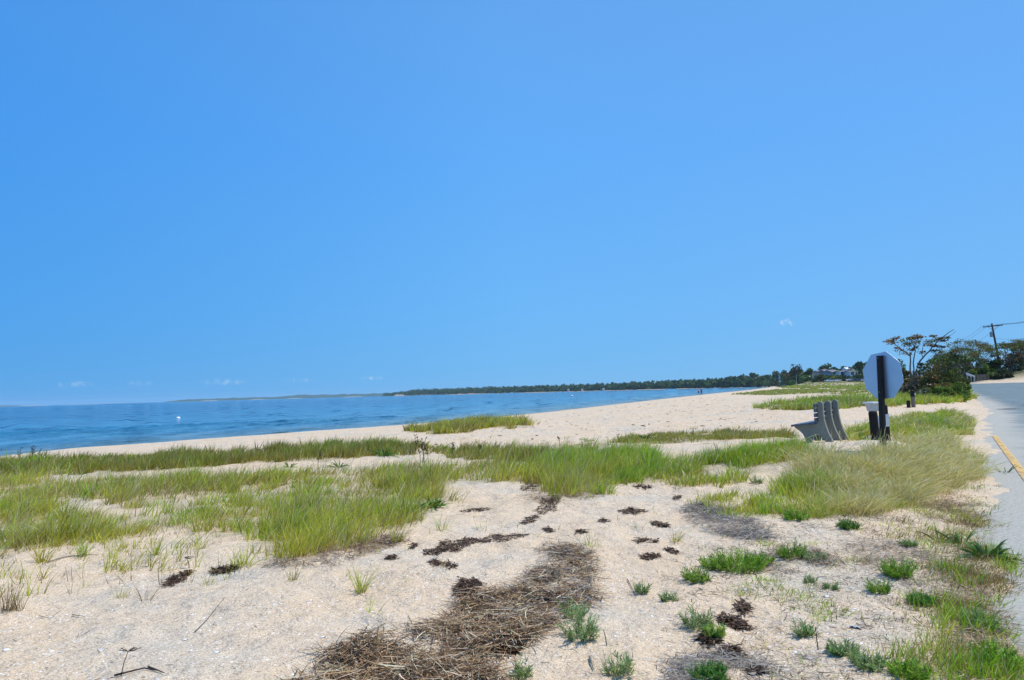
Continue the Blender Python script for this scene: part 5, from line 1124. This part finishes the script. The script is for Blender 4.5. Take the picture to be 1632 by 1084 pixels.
# pale bluffs at the foot of the far land and headland
def bluff(px0, px1, D, h, seed, name='sand_bluff'):
    mb = MB(); n = 24; v = []
    for k in range(n + 1):
        px = px0 + (px1 - px0) * k / n; x = (px - CX) / FPX * D; e = math.sin(math.pi * k / n) ** .5; hh = h * (e * (.7 + .6 * vnoise(np.array([k / 2.1]), np.array([seed * 1.]), 3)[0]))
        v += [(x, D, WZ - .3), (x, D + 6, WZ + hh * .8), (x, D + 12, WZ + hh), (x, D + 40, WZ - .3)]
    f = []
    for k in range(n):
        for r in range(3): i = k * 4 + r; f.append((i, i + 4, i + 5, i + 1))
    mb.add(v, f); return tag(mb.build(name, MAT['cliff'], smooth=True), kind='structure')
bluff(624, 642, 2640, 6, 1); bluff(318, 345, 5370, 6, 2); bluff(545, 575, 5370, 5, 3); bluff(30, 75, 7550, 6, 4); bluff(455, 480, 5370, 5, 5); bluff(395, 420, 5370, 4, 6); bluff(100, 235, 7700, 3, 7, 'far_sand_spit')

# ------------------------------------------------------------------ houses
def house(px, D, ybase, wpx, hpx, mat, roofm, label, rz, wins, gable=True, depth=8, roofh=2.2, name='house', flat=False, group=None):
    p = at_depth(px, ybase, D); z0 = p[2]; W = wpx / FPX * D; Hh = hpx / FPX * D; root = empty(name, (p[0], p[1], z0), rz, label, 'house', group)
    gz = ground(p[0], p[1])
    mb = MB(); mb.box((0, 0, (Hh - (z0 - gz) - 1) / 2), (W, depth, Hh + (z0 - gz) + 1)); mb.build('wall', mat, root)
    mb = MB()
    if flat: mb.box((0, 0, Hh + .22), (W + .6, depth + .6, .4))
    else:
        a, b = W / 2 + .4, depth / 2 + .5; mb.add([(-a, -b, Hh), (a, -b, Hh), (a, b, Hh), (-a, b, Hh), (-a, 0, Hh + roofh), (a, 0, Hh + roofh)], [(0, 1, 5, 4), (2, 3, 4, 5), (3, 0, 4), (1, 2, 5), (3, 2, 1, 0)])
    rf = mb.build('roof', roofm, root)
    mc = MB(); mc.box((W * .25, .6, Hh + roofh * .8), (.7, .7, 1.8)); mc.build('chimney', MAT['tan'], rf)
    for (wx, wz, ww, wh) in wins:
        mf = MB(); mf.box((wx * W, -depth / 2 - .03, wz * Hh), (ww + .25, .08, wh + .25)); fr = mf.build('window', MAT['white'], root)
        mp = MB(); mp.box((wx * W, -depth / 2 - .09, wz * Hh), (ww, .06, wh)); mp.build('pane', MAT['glass'], fr)
    mdd = MB(); mdd.box((.42 * W, -depth / 2 - .04, 1.0), (1.0, .08, 2.0)); mdd.build('door', MAT['greywood'], root)
    return root
house(1340, 405, 598.3, 14, 5.6, MAT['white'], MAT['roof'], 'white two storey house with dark windows, left part of the white pair', R(8), [(-.3, .68, 1.8, 1.4), (.22, .68, 1.2, 1.3), (.38, .68, .9, 1.3), (-.3, .25, 1.6, 1.2), (.1, .25, 1.5, 1.2)], roofh=.6, group='houses on the low hill')
house(1355, 400, 598.3, 13, 5.6, MAT['white'], MAT['roof'], 'white house beside the yellow gable, right part of the white pair', R(5), [(-.3, .68, 1.0, 1.3), (-.1, .68, 1.2, 1.3), (.3, .68, 1.0, 1.3), (.3, .25, 1.4, 1.2), (-.2, .25, 1.6, 1.2)], roofh=.6, group='houses on the low hill')
house(1361, 398, 598.5, 5, 5, MAT['yellow'], MAT['yellow'], 'narrow yellow gabled house at the right end of the houses', R(80), [(0, .6, .8, .8)], depth=2.6, roofh=1.9, group='houses on the low hill')
house(1325, 410, 598.2, 13, 5.0, MAT['blueside'], MAT['roof'], 'blue grey house left of the white houses', R(12), [(-.25, .62, 1.2, 1.2), (.2, .62, 1.4, 1.2)], roofh=1.4, group='houses on the low hill')
house(1314, 415, 598.2, 9, 4.4, MAT['blueside'], MAT['roof'], 'dark roofed grey house at the left end of the houses', R(15), [(-.2, .6, 1, 1), (.25, .6, 1, 1)], roofh=1.9, group='houses on the low hill')
house(1304, 420, 598, 8, 4, MAT['tan'], MAT['roof'], 'low tan cottage left of the blue grey houses', R(10), [(-.2, .5, 1, 1)], roofh=1.4, group='houses on the low hill')
house(1348.5, 415, 591.5, 5, 3.0, MAT['white'], MAT['white'], 'small white roofed cupola building behind the white houses', R(5), [(0, .5, 1, .7)], depth=4, roofh=1.1, group='houses on the low hill')
house(1108, 1150, 614.4, 7, 1.3, MAT['brownroof'], MAT['brownroof'], 'brown roofed beach house on the far shore behind the two walkers', R(-5), [(-.2, .5, 1.2, 1), (.2, .5, 1.2, 1)], roofh=2.4, depth=9, group='houses on the far shore')
house(1246, 800, 599.0, 5, 2.2, MAT['palegrey'], MAT['roof'], 'small grey house half hidden in trees above the beach end', R(5), [(0, .5, 1, 1)], roofh=1.4, group='houses on the far shore')
for px, lab in ((906, 'tiny white house left of two on the far shore'), (928, 'tiny white house right of two on the far shore'), (962, 'tiny pale house on the far shore right of the white pair')):
    D = interp(px, xs_, shD) + 12; house(px, D, 648 - .028 * px - .1, 3.0, 1.3, MAT['white'], MAT['roof'], lab, 0, [(0, .5, 1.5, 1)], roofh=1.6, group='houses on the far shore')
def gp_pole(px, D, ytop, label):
    x, y = sx(px, 600, D); z = ground(x, y); H = at_depth(px, ytop, D)[2] - z; root = empty('lamp_pole', (x, y, z), 0, label, 'pole', 'thin pale poles'); mb = MB(); mb.tube([(0, 0, -.2), (0, 0, H)], [.14, .1], 8); mb.build('shaft', MAT['palegrey'], root)
    mb = MB(); mb.box((.2, 0, H), (.6, .3, .2)); mb.build('head', MAT['metal'], root)
gp_pole(1366.5, 392, 588, 'thin pale pole right of the houses'); gp_pole(1269, 470, 597, 'thin pale pole in front of the dark brown tree')

# ------------------------------------------------------------------ cars
def car(px, D, ybase, L, H, mat, label, rz, suv=True):
    x, y = sx(px, ybase, D); z = max(ground(x, y), float(at_depth(px, ybase, D)[2])); root = empty('parked_car', (x, y, z), rz, label, 'car', 'cars parked beyond the dune field'); h = L / 2; W = 1.85
    if suv: body = [(-h, .35), (-h, .95), (-h + .12, 1.05), (-h + .9, 1.12), (h - .1, 1.12), (h, .95), (h, .35)]; cab = [(-h + .85, 1.12), (-h + 1.6, H), (h - .7, H), (h - .12, 1.12)]
    else: body = [(-h, .3), (-h, .75), (-h + .2, .85), (-h + 1.2, .92), (h - .3, .92), (h, .8), (h, .3)]; cab = [(-h + 1.1, .92), (-h + 1.9, H), (h - 1.3, H), (h - .5, .92)]
    mb = MB(); mb.prism(body, (1, 0, 0), (0, 0, 1), (0, 0, 0), (0, 1, 0), -W / 2, W / 2); mb.build('body', mat, root, bevel=.08)
    mb = MB(); mb.prism(cab, (1, 0, 0), (0, 0, 1), (0, 0, 0), (0, 1, 0), -W / 2 + .12, W / 2 - .12); mb.build('window', MAT['glass'], root, bevel=.05)
    mb = MB(); mb.box(((cab[1][0] + cab[2][0]) / 2, 0, H + .015), (cab[2][0] - cab[1][0] + .1, W - .3, .06)); mb.build('roof', mat, root, bevel=.02)
    for wx in (-h + .85, h - .85):
        for wy in (-W / 2 + .08, W / 2 - .08):
            e = bpy.data.objects.new('wheel', None); COL.objects.link(e); e.parent = root; e.location = (wx, wy, .33)
            m1 = MB(); m1.tube([(0, -.1, 0), (0, .1, 0)], .33, 16); m1.build('tyre', MAT['tyre'], e); m2 = MB(); m2.tube([(0, -.115, 0), (0, .115, 0)], .19, 12); m2.build('rim', MAT['rim'], e)
    for s in (-.6, .6): mb = MB(); mb.box((-h - .01, s, .75), (.06, .3, .16)); mb.build('headlight', MAT['palegrey'], root)
car(1363.5, 352, 608.5, 4.9, 1.75, MAT['carnavy'], 'dark blue parked car nearest the octagonal sign', R(4))
car(1325, 362, 608.6, 4.6, 1.45, MAT['carwhite'], 'white parked car at the left of the parked row', R(170), False)
car(1334, 366, 608.3, 4.3, 1.4, MAT['carwhite'], 'smaller white parked car second from the left', R(10), False)
car(1321, 368, 608.3, 4.4, 1.4, MAT['cargrey'], 'silver parked car behind the leftmost white car', R(5), False)
car(1355.5, 372, 607.3, 4.3, 1.5, MAT['carwhite'], 'white parked car partly behind the dark blue car', R(175), False)
car(1377, 356, 608.2, 4.3, 1.5, MAT['carwhite'], 'white parked car at the right of the dark blue car', R(95), True)

# ------------------------------------------------------------------ utility pole and wires
Dp = 108; xb, yb = sx(1597, 606, Dp); zb = ground(xb, yb); tp = at_depth(1580.5, 515.5, Dp); Hp = tp[2] - zb; lx = tp[0] - xb
pole = empty('utility_pole', (xb, yb, zb), 0, 'leaning wooden utility pole with one crossarm and a transformer', 'utility pole')
def onp(z): return np.array([lx * z / Hp, 0, z])
mb = MB(); mb.tube([(-.1 * lx / Hp, 0, -.5), onp(Hp * .5), onp(Hp)], [.19, .16, .12], 10); mb.build('pole_shaft', MAT['poleb'], pole)
adir = np.array([.94, -.34, .06]); ac = onp(Hp - .45)
mb = MB(); mb.prism([(-.06, -.07), (.06, -.07), (.06, .07), (-.06, .07)], (.34, .94, 0), (0, 0, 1), ac + [0, -.14, 0], adir, -1.35, 1.35); mb.build('crossarm', MAT['poleb'], pole)
ins = []
for t in (-1.25, -.6, .6, 1.25):
    q = ac + adir * t + [0, -.14, 0]; mb = MB(); mb.lathe([(.03, .05), (.06, .1), (.04, .14), (.07, .18), (.03, .25)], q, 8); mb.build('insulator', MAT['palegrey'], pole); ins.append(q + [0, 0, .24] + np.array([xb, yb, zb]))
mb = MB(); c_ = onp(Hp - 1.7); mb.lathe([(.2, -.45), (.22, -.4), (.22, .25), (.18, .33), (.05, .36)], c_ + [-.42, -.05, 0], 12); tr = mb.build('transformer', MAT['metal'], pole)
mb = MB(); mb.tube([c_ + [-.42, -.05, .34], c_ + [-.42, -.05, .5], c_ + [-.1, 0, 1.1]], .02, 5); mb.build('bushing', MAT['wire'], tr)
for s in (-1, 1): mb = MB(); mb.tube([ac + adir * .7 * s + [0, -.1, -.05], onp(Hp - 1.05) + [0, -.1, 0]], .025, 5); mb.build('brace', MAT['metal'], pole)
farp = at_depth(1500, 556, 175); nearp = at_depth(1760, 478, 72)
def wire(a, b, sag, label):
    a = np.array(a); b = np.array(b); pts = [(a + (b - a) * t - np.array([0, 0, sag * 4 * t * (1 - t)])) - a for t in np.linspace(0, 1, 18)]
    mb = MB(); mb.tube(pts, .016, 5); o = mb.build('power_line', MAT['wire']); o.location = a; return tag(o, label, 'wire', 'wires on the utility pole')
off = [np.array([.94, -.34, 0]) * t for t in (-1.2, -.5, .5, 1.2)]
for k, (nm, o_) in enumerate(zip(['left end', 'second from the left', 'third from the left', 'right end'], off)):
    wire(ins[k], nearp + o_, .7, 'upper wire from the crossarm ' + nm + ' to the right out of frame')
    if k in (0, 1, 3): wire(ins[k], farp + o_ * 1.5 + [0, 0, -.3 * k], 1.0, 'wire from the crossarm ' + nm + ' down to the left behind the trees')
wire(onp(Hp - 2.4) + [xb, yb, zb], nearp + [0, 0, -2.2], .8, 'lower wire from below the transformer to the right out of frame')
# second pole, just outside the frame, that carries the wires
xq, yq = float(nearp[0]), float(nearp[1]); zq = ground(xq, yq)
p2_ = empty('utility_pole', (xq, yq, zq), 0, 'utility pole outside the right frame edge that carries the wires', 'utility pole')
mb = MB(); mb.tube([(0, 0, -.5), (0, 0, nearp[2] - zq + .1)], [.19, .13], 10); mb.build('pole_shaft', MAT['poleb'], p2_); mb = MB(); mb.box((0, -.15, nearp[2] - zq - .08), (2.8, .12, .14), R(-20)); mb.build('crossarm', MAT['poleb'], p2_)

# ------------------------------------------------------------------ stairs with railings
xs0, ys0 = sx(1543, 608, 101); zs0 = ground(xs0, ys0)
st = empty('wooden_stairs', (xs0, ys0, zs0), R(-18), 'small wooden stairs with two pale handrails at the road end', 'stairs')
for k in range(5): mb = MB(); mb.box((-.28 * k + .4, 0, .17 * k + .08), (.30, 1.3, .05)); mb.build('tread', MAT['greywood'], st)
for s in (-.68, .68):
    mb = MB(); mb.prism([(.7, .75), (.7, .95), (-1.1, 1.85), (-1.1, 1.68)], (1, 0, 0), (0, 0, 1), (0, s, 0), (0, 1, 0), -.04, .04); mb.build('handrail', MAT['white'], st)
    for xx in (.6, -.25, -1.05): mb = MB(); zz = .8 + (.7 - xx) * .5; mb.box((xx, s, zz / 2), (.09, .07, zz)); mb.build('railing_post', MAT['palegrey'], st)
    mb = MB(); mb.prism([(.6, -.1), (.6, .12), (-1.1, 1.0), (-1.1, .75)], (1, 0, 0), (0, 0, 1), (0, s * .93, 0), (0, 1, 0), -.025, .025); mb.build('stringer', MAT['greywood'], st)
xs1, ys1 = sx(1554, 607, 102); zs1 = ground(xs1, ys1)
fe = empty('timber_fence', (xs1, ys1, zs1), R(-10), 'short grey timber fence right of the stairs', 'fence')
for k in range(5): mb = MB(); mb.box((k * .45, 0, .5), (.36, .04, 1.0 + .06 * (k % 2))); mb.build('board', MAT['greywood'], fe)
for zz in (.3, .8): mb = MB(); mb.box((.9, .05, zz), (2.2, .05, .08)); mb.build('rail', MAT['greywood'], fe)

# ------------------------------------------------------------------ people
def person(px, py, H, label, pose, shirt, lower, long_trousers, face=0.0, D=None):
    p = hit1(px, py) if D is None else at_depth(px, py, D); z = ground(p[0], p[1])
    root = empty('person', (p[0], p[1], z), face, label, 'person')
    s = H / 1.75; V = []; Rr = []; E = []
    def add(c, r, par=None): V.append(tuple(np.array(c) * s)); Rr.append(r * s); (E.append((par, len(V) - 1)) if par is not None else None); return len(V) - 1
    pel = add((0, 0, .95), .125); ab = add((0, .0, 1.12), .115, pel); ch = add((0, 0, 1.32), .135, ab); nk = add((0, .0, 1.47), .06, ch); hd = add((0, .01, 1.56), .075, nk); h2_ = add((0, .01, 1.655), .088, hd); add((0, .0, 1.72), .06, h2_); add((0, .10, 1.60), .022, hd)
    for sd, lg, ar in ((-1, pose[0], pose[2]), (1, pose[1], pose[3])):
        hp = add((sd * .09, 0, .90), .095, pel); kn = add((sd * .10, lg * .16 + .02, .50), .06, hp); an = add((sd * .10, lg * .34 - .02, .10), .042, kn); ft = add((sd * .11, lg * .34 + .06, .045), .036, an); add((sd * .115, lg * .34 + .16, .03), .028, ft)
        sh = add((sd * .17, 0, 1.40), .065, ch); el = add((sd * .23, ar * .10 - .02, 1.13), .042, sh); wr = add((sd * .245, ar * .25 + .03, .90), .028, el); pm = add((sd * .247, ar * .29 + .035, .83), .034, wr)
        add((sd * .215, ar * .29 + .07, .815), .010, pm)
        for q, ln_ in enumerate((.07, .08, .075, .06)):
            yo = .03 - q * .02; f1 = add((sd * .25, ar * .30 + .035 + yo, .78), .009, pm); add((sd * .24, ar * .31 + .04 + yo, .78 - ln_ * .8), .008, f1)
    me = bpy.data.meshes.new('body'); me.from_pydata(V, E, []); o = bpy.data.objects.new('body', me); COL.objects.link(o)
    mo = o.modifiers.new('skin', 'SKIN'); sk = me.skin_vertices[0].data
    for k, r in enumerate(Rr): sk[k].radius = (r, r * (.8 if k in (0, 1, 2) else 1)); sk[k].use_root = (k == 0)
    o.modifiers.new('sub', 'SUBSURF').levels = 1
    dg = bpy.context.evaluated_depsgraph_get(); m2 = bpy.data.meshes.new_from_object(o.evaluated_get(dg)); bpy.data.objects.remove(o)
    b = bpy.data.objects.new('body', m2); COL.objects.link(b); b.parent = root; m2.materials.clear(); m2.materials.append(MAT['skin']); m2.polygons.foreach_set('use_smooth', [True] * len(m2.polygons))
    def garment(nm, test, mat, off):
        vs = {}; vl = []; fl = []
        for pl in m2.polygons:
            c = pl.center / s
            if not test(c): continue
            f = []
            for vi in pl.vertices:
                if vi not in vs: v = m2.vertices[vi]; vs[vi] = len(vl); vl.append(tuple(v.co + v.normal * off))
                f.append(vs[vi])
            fl.append(tuple(f))
        if fl: g = MB(); g.add(vl, fl); g.build(nm, mat, root, smooth=True)
    garment('shirt', lambda c: 1.0 < c.z < 1.46 and (abs(c.x) < .22 or c.z > 1.18), MAT[shirt], .014)
    lo = .10 if long_trousers else .55
    garment('trousers' if long_trousers else 'shorts', lambda c: lo < c.z < 1.03 and abs(c.x) < .2, MAT[lower], .018)
    garment('hair', lambda c: c.z > 1.66 or (c.z > 1.56 and c.y < -.02), MAT['hair'], .012)
    return root
person(1113.5, 629.8, 1.75, 'left walker at the water edge in pale top and dark shorts', (.6, -.5, -.5, .5), 'palecloth', 'navy', False, R(200))
person(1118, 629.6, 1.62, 'right walker at the water edge in blue top and long dark trousers', (.5, -.6, -.4, .5), 'bluecloth', 'navy', True, R(190))
person(1242, 615.6, 1.7, 'left of two tiny figures at the far end of the beach', (.3, -.3, 0, .3), 'red', 'navy', True, R(20), D=430)
person(1245, 615.5, 1.7, 'right of two tiny figures at the far end of the beach', (.3, -.3, 0, .3), 'navy', 'navy', True, R(20), D=430)

# ------------------------------------------------------------------ floating buoys, gull
def on_water(px, py): d = rays([px], [py])[0]; t = (WZ - EYE) / d[2]; return np.array([d[0] * t, t, WZ])
def buoy(px, py, r, label):
    p = on_water(px, py); root = empty('mooring_buoy', p, 0, label, 'buoy', 'white mooring buoys'); mb = MB()
    prof = [(.02 * r, -.6 * r)] + [(r * math.sin(a), r * .25 - r * .75 * math.cos(a)) for a in np.linspace(.2, math.pi - .15, 10)]; mb.lathe(prof, seg=18); mb.build('float', MAT['buoy'], root, smooth=True)
    mb = MB(); mb.lathe([(.12 * r, .9 * r), (.12 * r, 1.25 * r), (.05 * r, 1.3 * r)], seg=8); mb.build('ring', MAT['metal'], root)
buoy(284, 667.5, .30, 'white round mooring buoy floating on the left water')
buoy(911, 631.8, .5, 'small white mooring buoy floating off the far beach')
def gull(px, py, sc, label, D=None):
    p = hit1(px, py); root = empty('gull', p, R(200), label, 'bird'); mb = MB(); V = [(-.25, 0, .16), (-.08, 0, .17), (.10, 0, .19), (.19, 0, .27), (.24, 0, .31)]
    mb.tube([np.array(v) * sc for v in V], [.02 * sc, .08 * sc, .08 * sc, .045 * sc, .05 * sc], 10); b = mb.build('body', MAT['feather'], root, smooth=True)
    mb = MB(); mb.tube([np.array((.28, 0, .31)) * sc, np.array((.34, 0, .295)) * sc], [.015 * sc, .006 * sc], 6); mb.build('beak', MAT['tan'], root)
    for s in (-1, 1):
        mb = MB(); mb.prism([(-.30, .15), (-.05, .10), (.12, .18), (.02, .24)], (1, 0, 0), (0, 0, 1), (0, 0, 0), (0, 1, 0), .07 * s, .10 * s); o = mb.build('wing', MAT['palegrey'], root); o.scale = (sc,) * 3
        mb = MB(); mb.tube([np.array((0, .03 * s, 0)) * sc, np.array((.01, .03 * s, .12)) * sc], .008 * sc, 5); mb.build('leg', MAT['tan'], root)
gull(980, 641.5, 1.6, 'white gull standing at the water edge beyond the grass island')

# ------------------------------------------------------------------ haze box
mb = MB(); mb.box((0, 0, 26), (19400, 19400, 64)); hz = mb.build('haze', None or MAT['white']); hz.data.materials.clear()
M, nt, out = newmat('haze_air'); pv = N(nt, 'ShaderNodeVolumePrincipled'); pv.inputs['Color'].default_value = (0.62, 0.84, 1.0, 1); pv.inputs['Density'].default_value = 6e-5; pv.inputs['Anisotropy'].default_value = 0.0
nt.links.new(pv.outputs[0], out.inputs['Volume']); hz.data.materials.append(M); tag(hz, 'thin pale blue summer haze over the bay', 'haze', kind='stuff')

# ------------------------------------------------------------------ light and sky
SUN_AZ, SUN_EL = 82, 63
w = bpy.data.worlds.new('World'); scene.world = w; w.use_nodes = True; nt = w.node_tree; nt.nodes.clear(); L = nt.links
out = N(nt, 'ShaderNodeOutputWorld'); bg = N(nt, 'ShaderNodeBackground', i_Strength=0.125)
sky = N(nt, 'ShaderNodeTexSky'); sky.sky_type = 'NISHITA'; sky.sun_disc = False; sky.sun_elevation = R(SUN_EL); sky.sun_rotation = R(SUN_AZ); sky.altitude = 0; sky.air_density = 1.0; sky.dust_density = 0.0; sky.ozone_density = 2.5
hs = N(nt, 'ShaderNodeHueSaturation'); hs.inputs['Saturation'].default_value = 1.0; hs.inputs['Value'].default_value = 1.0
L.new(sky.outputs[0], hs.inputs['Color'])
tc = N(nt, 'ShaderNodeTexCoord')
sepd = N(nt, 'ShaderNodeSeparateXYZ'); L.new(tc.outputs['Generated'], sepd.inputs[0])
azure = ramp(nt, sepd.outputs[2], [(0.0, (.165, .485, .87)), (0.12, (.150, .470, .94)), (0.33, (.124, .420, .96)), (0.5, (.128, .390, .885)), (1.0, (.07, .26, .72))])
side_ = ramp(nt, math_(nt, 'MULTIPLY_ADD', sepd.outputs[0], 0.5, 0.5), [(0.2, (.50, .76, .90)), (0.5, (.98, 1.0, 1.0)), (0.8, (1.15, 1.03, 1.0)), (1.0, (1.15, 1.03, 1.0))])
azure = mix(nt, 1.0, azure, side_, 'MULTIPLY')
azs = N(nt, 'ShaderNodeVectorMath', operation='SCALE'); L.new(azure, azs.inputs[0]); azs.inputs[3].default_value = 8.0
skyc = mix(nt, 0.97, hs.outputs[0], azs.outputs[0])
# small wisps of cloud in given directions
def wisp(px, py, wx, wy, amt, seed):
    global skyc
    d = rays([px], [py])[0]; d = d / np.linalg.norm(d)
    rx = np.array([d[1], -d[0], 0]); rx /= np.linalg.norm(rx); uz = np.cross(rx, d)
    def dot(v):
        n = N(nt, 'ShaderNodeVectorMath', operation='DOT_PRODUCT'); L.new(tc.outputs['Generated'], n.inputs[0]); n.inputs[1].default_value = tuple(v); return n.outputs['Value']
    a = math_(nt, 'DIVIDE', dot(rx), wx / FPX); b = math_(nt, 'DIVIDE', dot(uz * (1 if uz[2] > 0 else -1)), wy / FPX)
    off_ = float(np.dot(d, uz)); r2 = math_(nt, 'ADD', math_(nt, 'MULTIPLY', a, a), math_(nt, 'MULTIPLY', b, b))
    b0 = math_(nt, 'SUBTRACT', 1.0, r2); 
    n = N(nt, 'ShaderNodeTexNoise', i_Scale=90.0 + seed * 7, i_Detail=5.0, i_Roughness=0.65); L.new(tc.outputs['Generated'], n.inputs['Vector'])
    f = math_(nt, 'ADD', math_(nt, 'MULTIPLY', b0, 0.55), math_(nt, 'MULTIPLY', math_(nt, 'SUBTRACT', n.outputs[0], 0.52), 2.8))
    mr = N(nt, 'ShaderNodeMapRange', interpolation_type='SMOOTHSTEP'); L.new(f, mr.inputs[0])
    for i, v in ((1, 0.1), (2, 0.9), (3, 0.0), (4, amt)): mr.inputs[i].default_value = v
    front = math_(nt, 'GREATER_THAN', dot(d), 0.5); cut = math_(nt, 'GREATER_THAN', b0, -1.5)
    ff = math_(nt, 'MULTIPLY', math_(nt, 'MULTIPLY', mr.outputs[0], front), cut)
    skyc = mix(nt, ff, skyc, (6.6, 7.3, 8.0))
wisp(1253, 515, 14, 8, .6, 1); wisp(122, 614, 24, 7, .22, 2); wisp(222, 611, 26, 5, .20, 3); wisp(352, 609, 38, 5, .22, 4); wisp(590, 603, 24, 4, .25, 5); wisp(478, 606, 30, 4, .18, 6)
L.new(skyc, bg.inputs[0]); L.new(bg.outputs[0], out.inputs[0])
sd = bpy.data.lights.new('sun', 'SUN'); sd.energy = 4.2; sd.angle = R(0.53); sd.color = (1.0, 0.95, 0.86); so = bpy.data.objects.new('sun', sd); COL.objects.link(so)
dv = Vector((math.sin(R(SUN_AZ)) * math.cos(R(SUN_EL)), math.cos(R(SUN_AZ)) * math.cos(R(SUN_EL)), math.sin(R(SUN_EL)))); so.rotation_euler = dv.to_track_quat('Z', 'Y').to_euler(); so.location = (20, 0, 40)
scene.render.engine = 'CYCLES'
scene.view_settings.view_transform = 'Standard'; scene.view_settings.look = 'None'; scene.view_settings.exposure = 0.0; scene.view_settings.gamma = 1.0
scene.cycles.volume_bounces = 1; scene.cycles.max_bounces = 8; scene.cycles.transparent_max_bounces = 12
scene.render.resolution_x = 1024; scene.render.resolution_y = 680
print('tris', sum(len(o.data.polygons) for o in bpy.data.objects if o.type == 'MESH'))
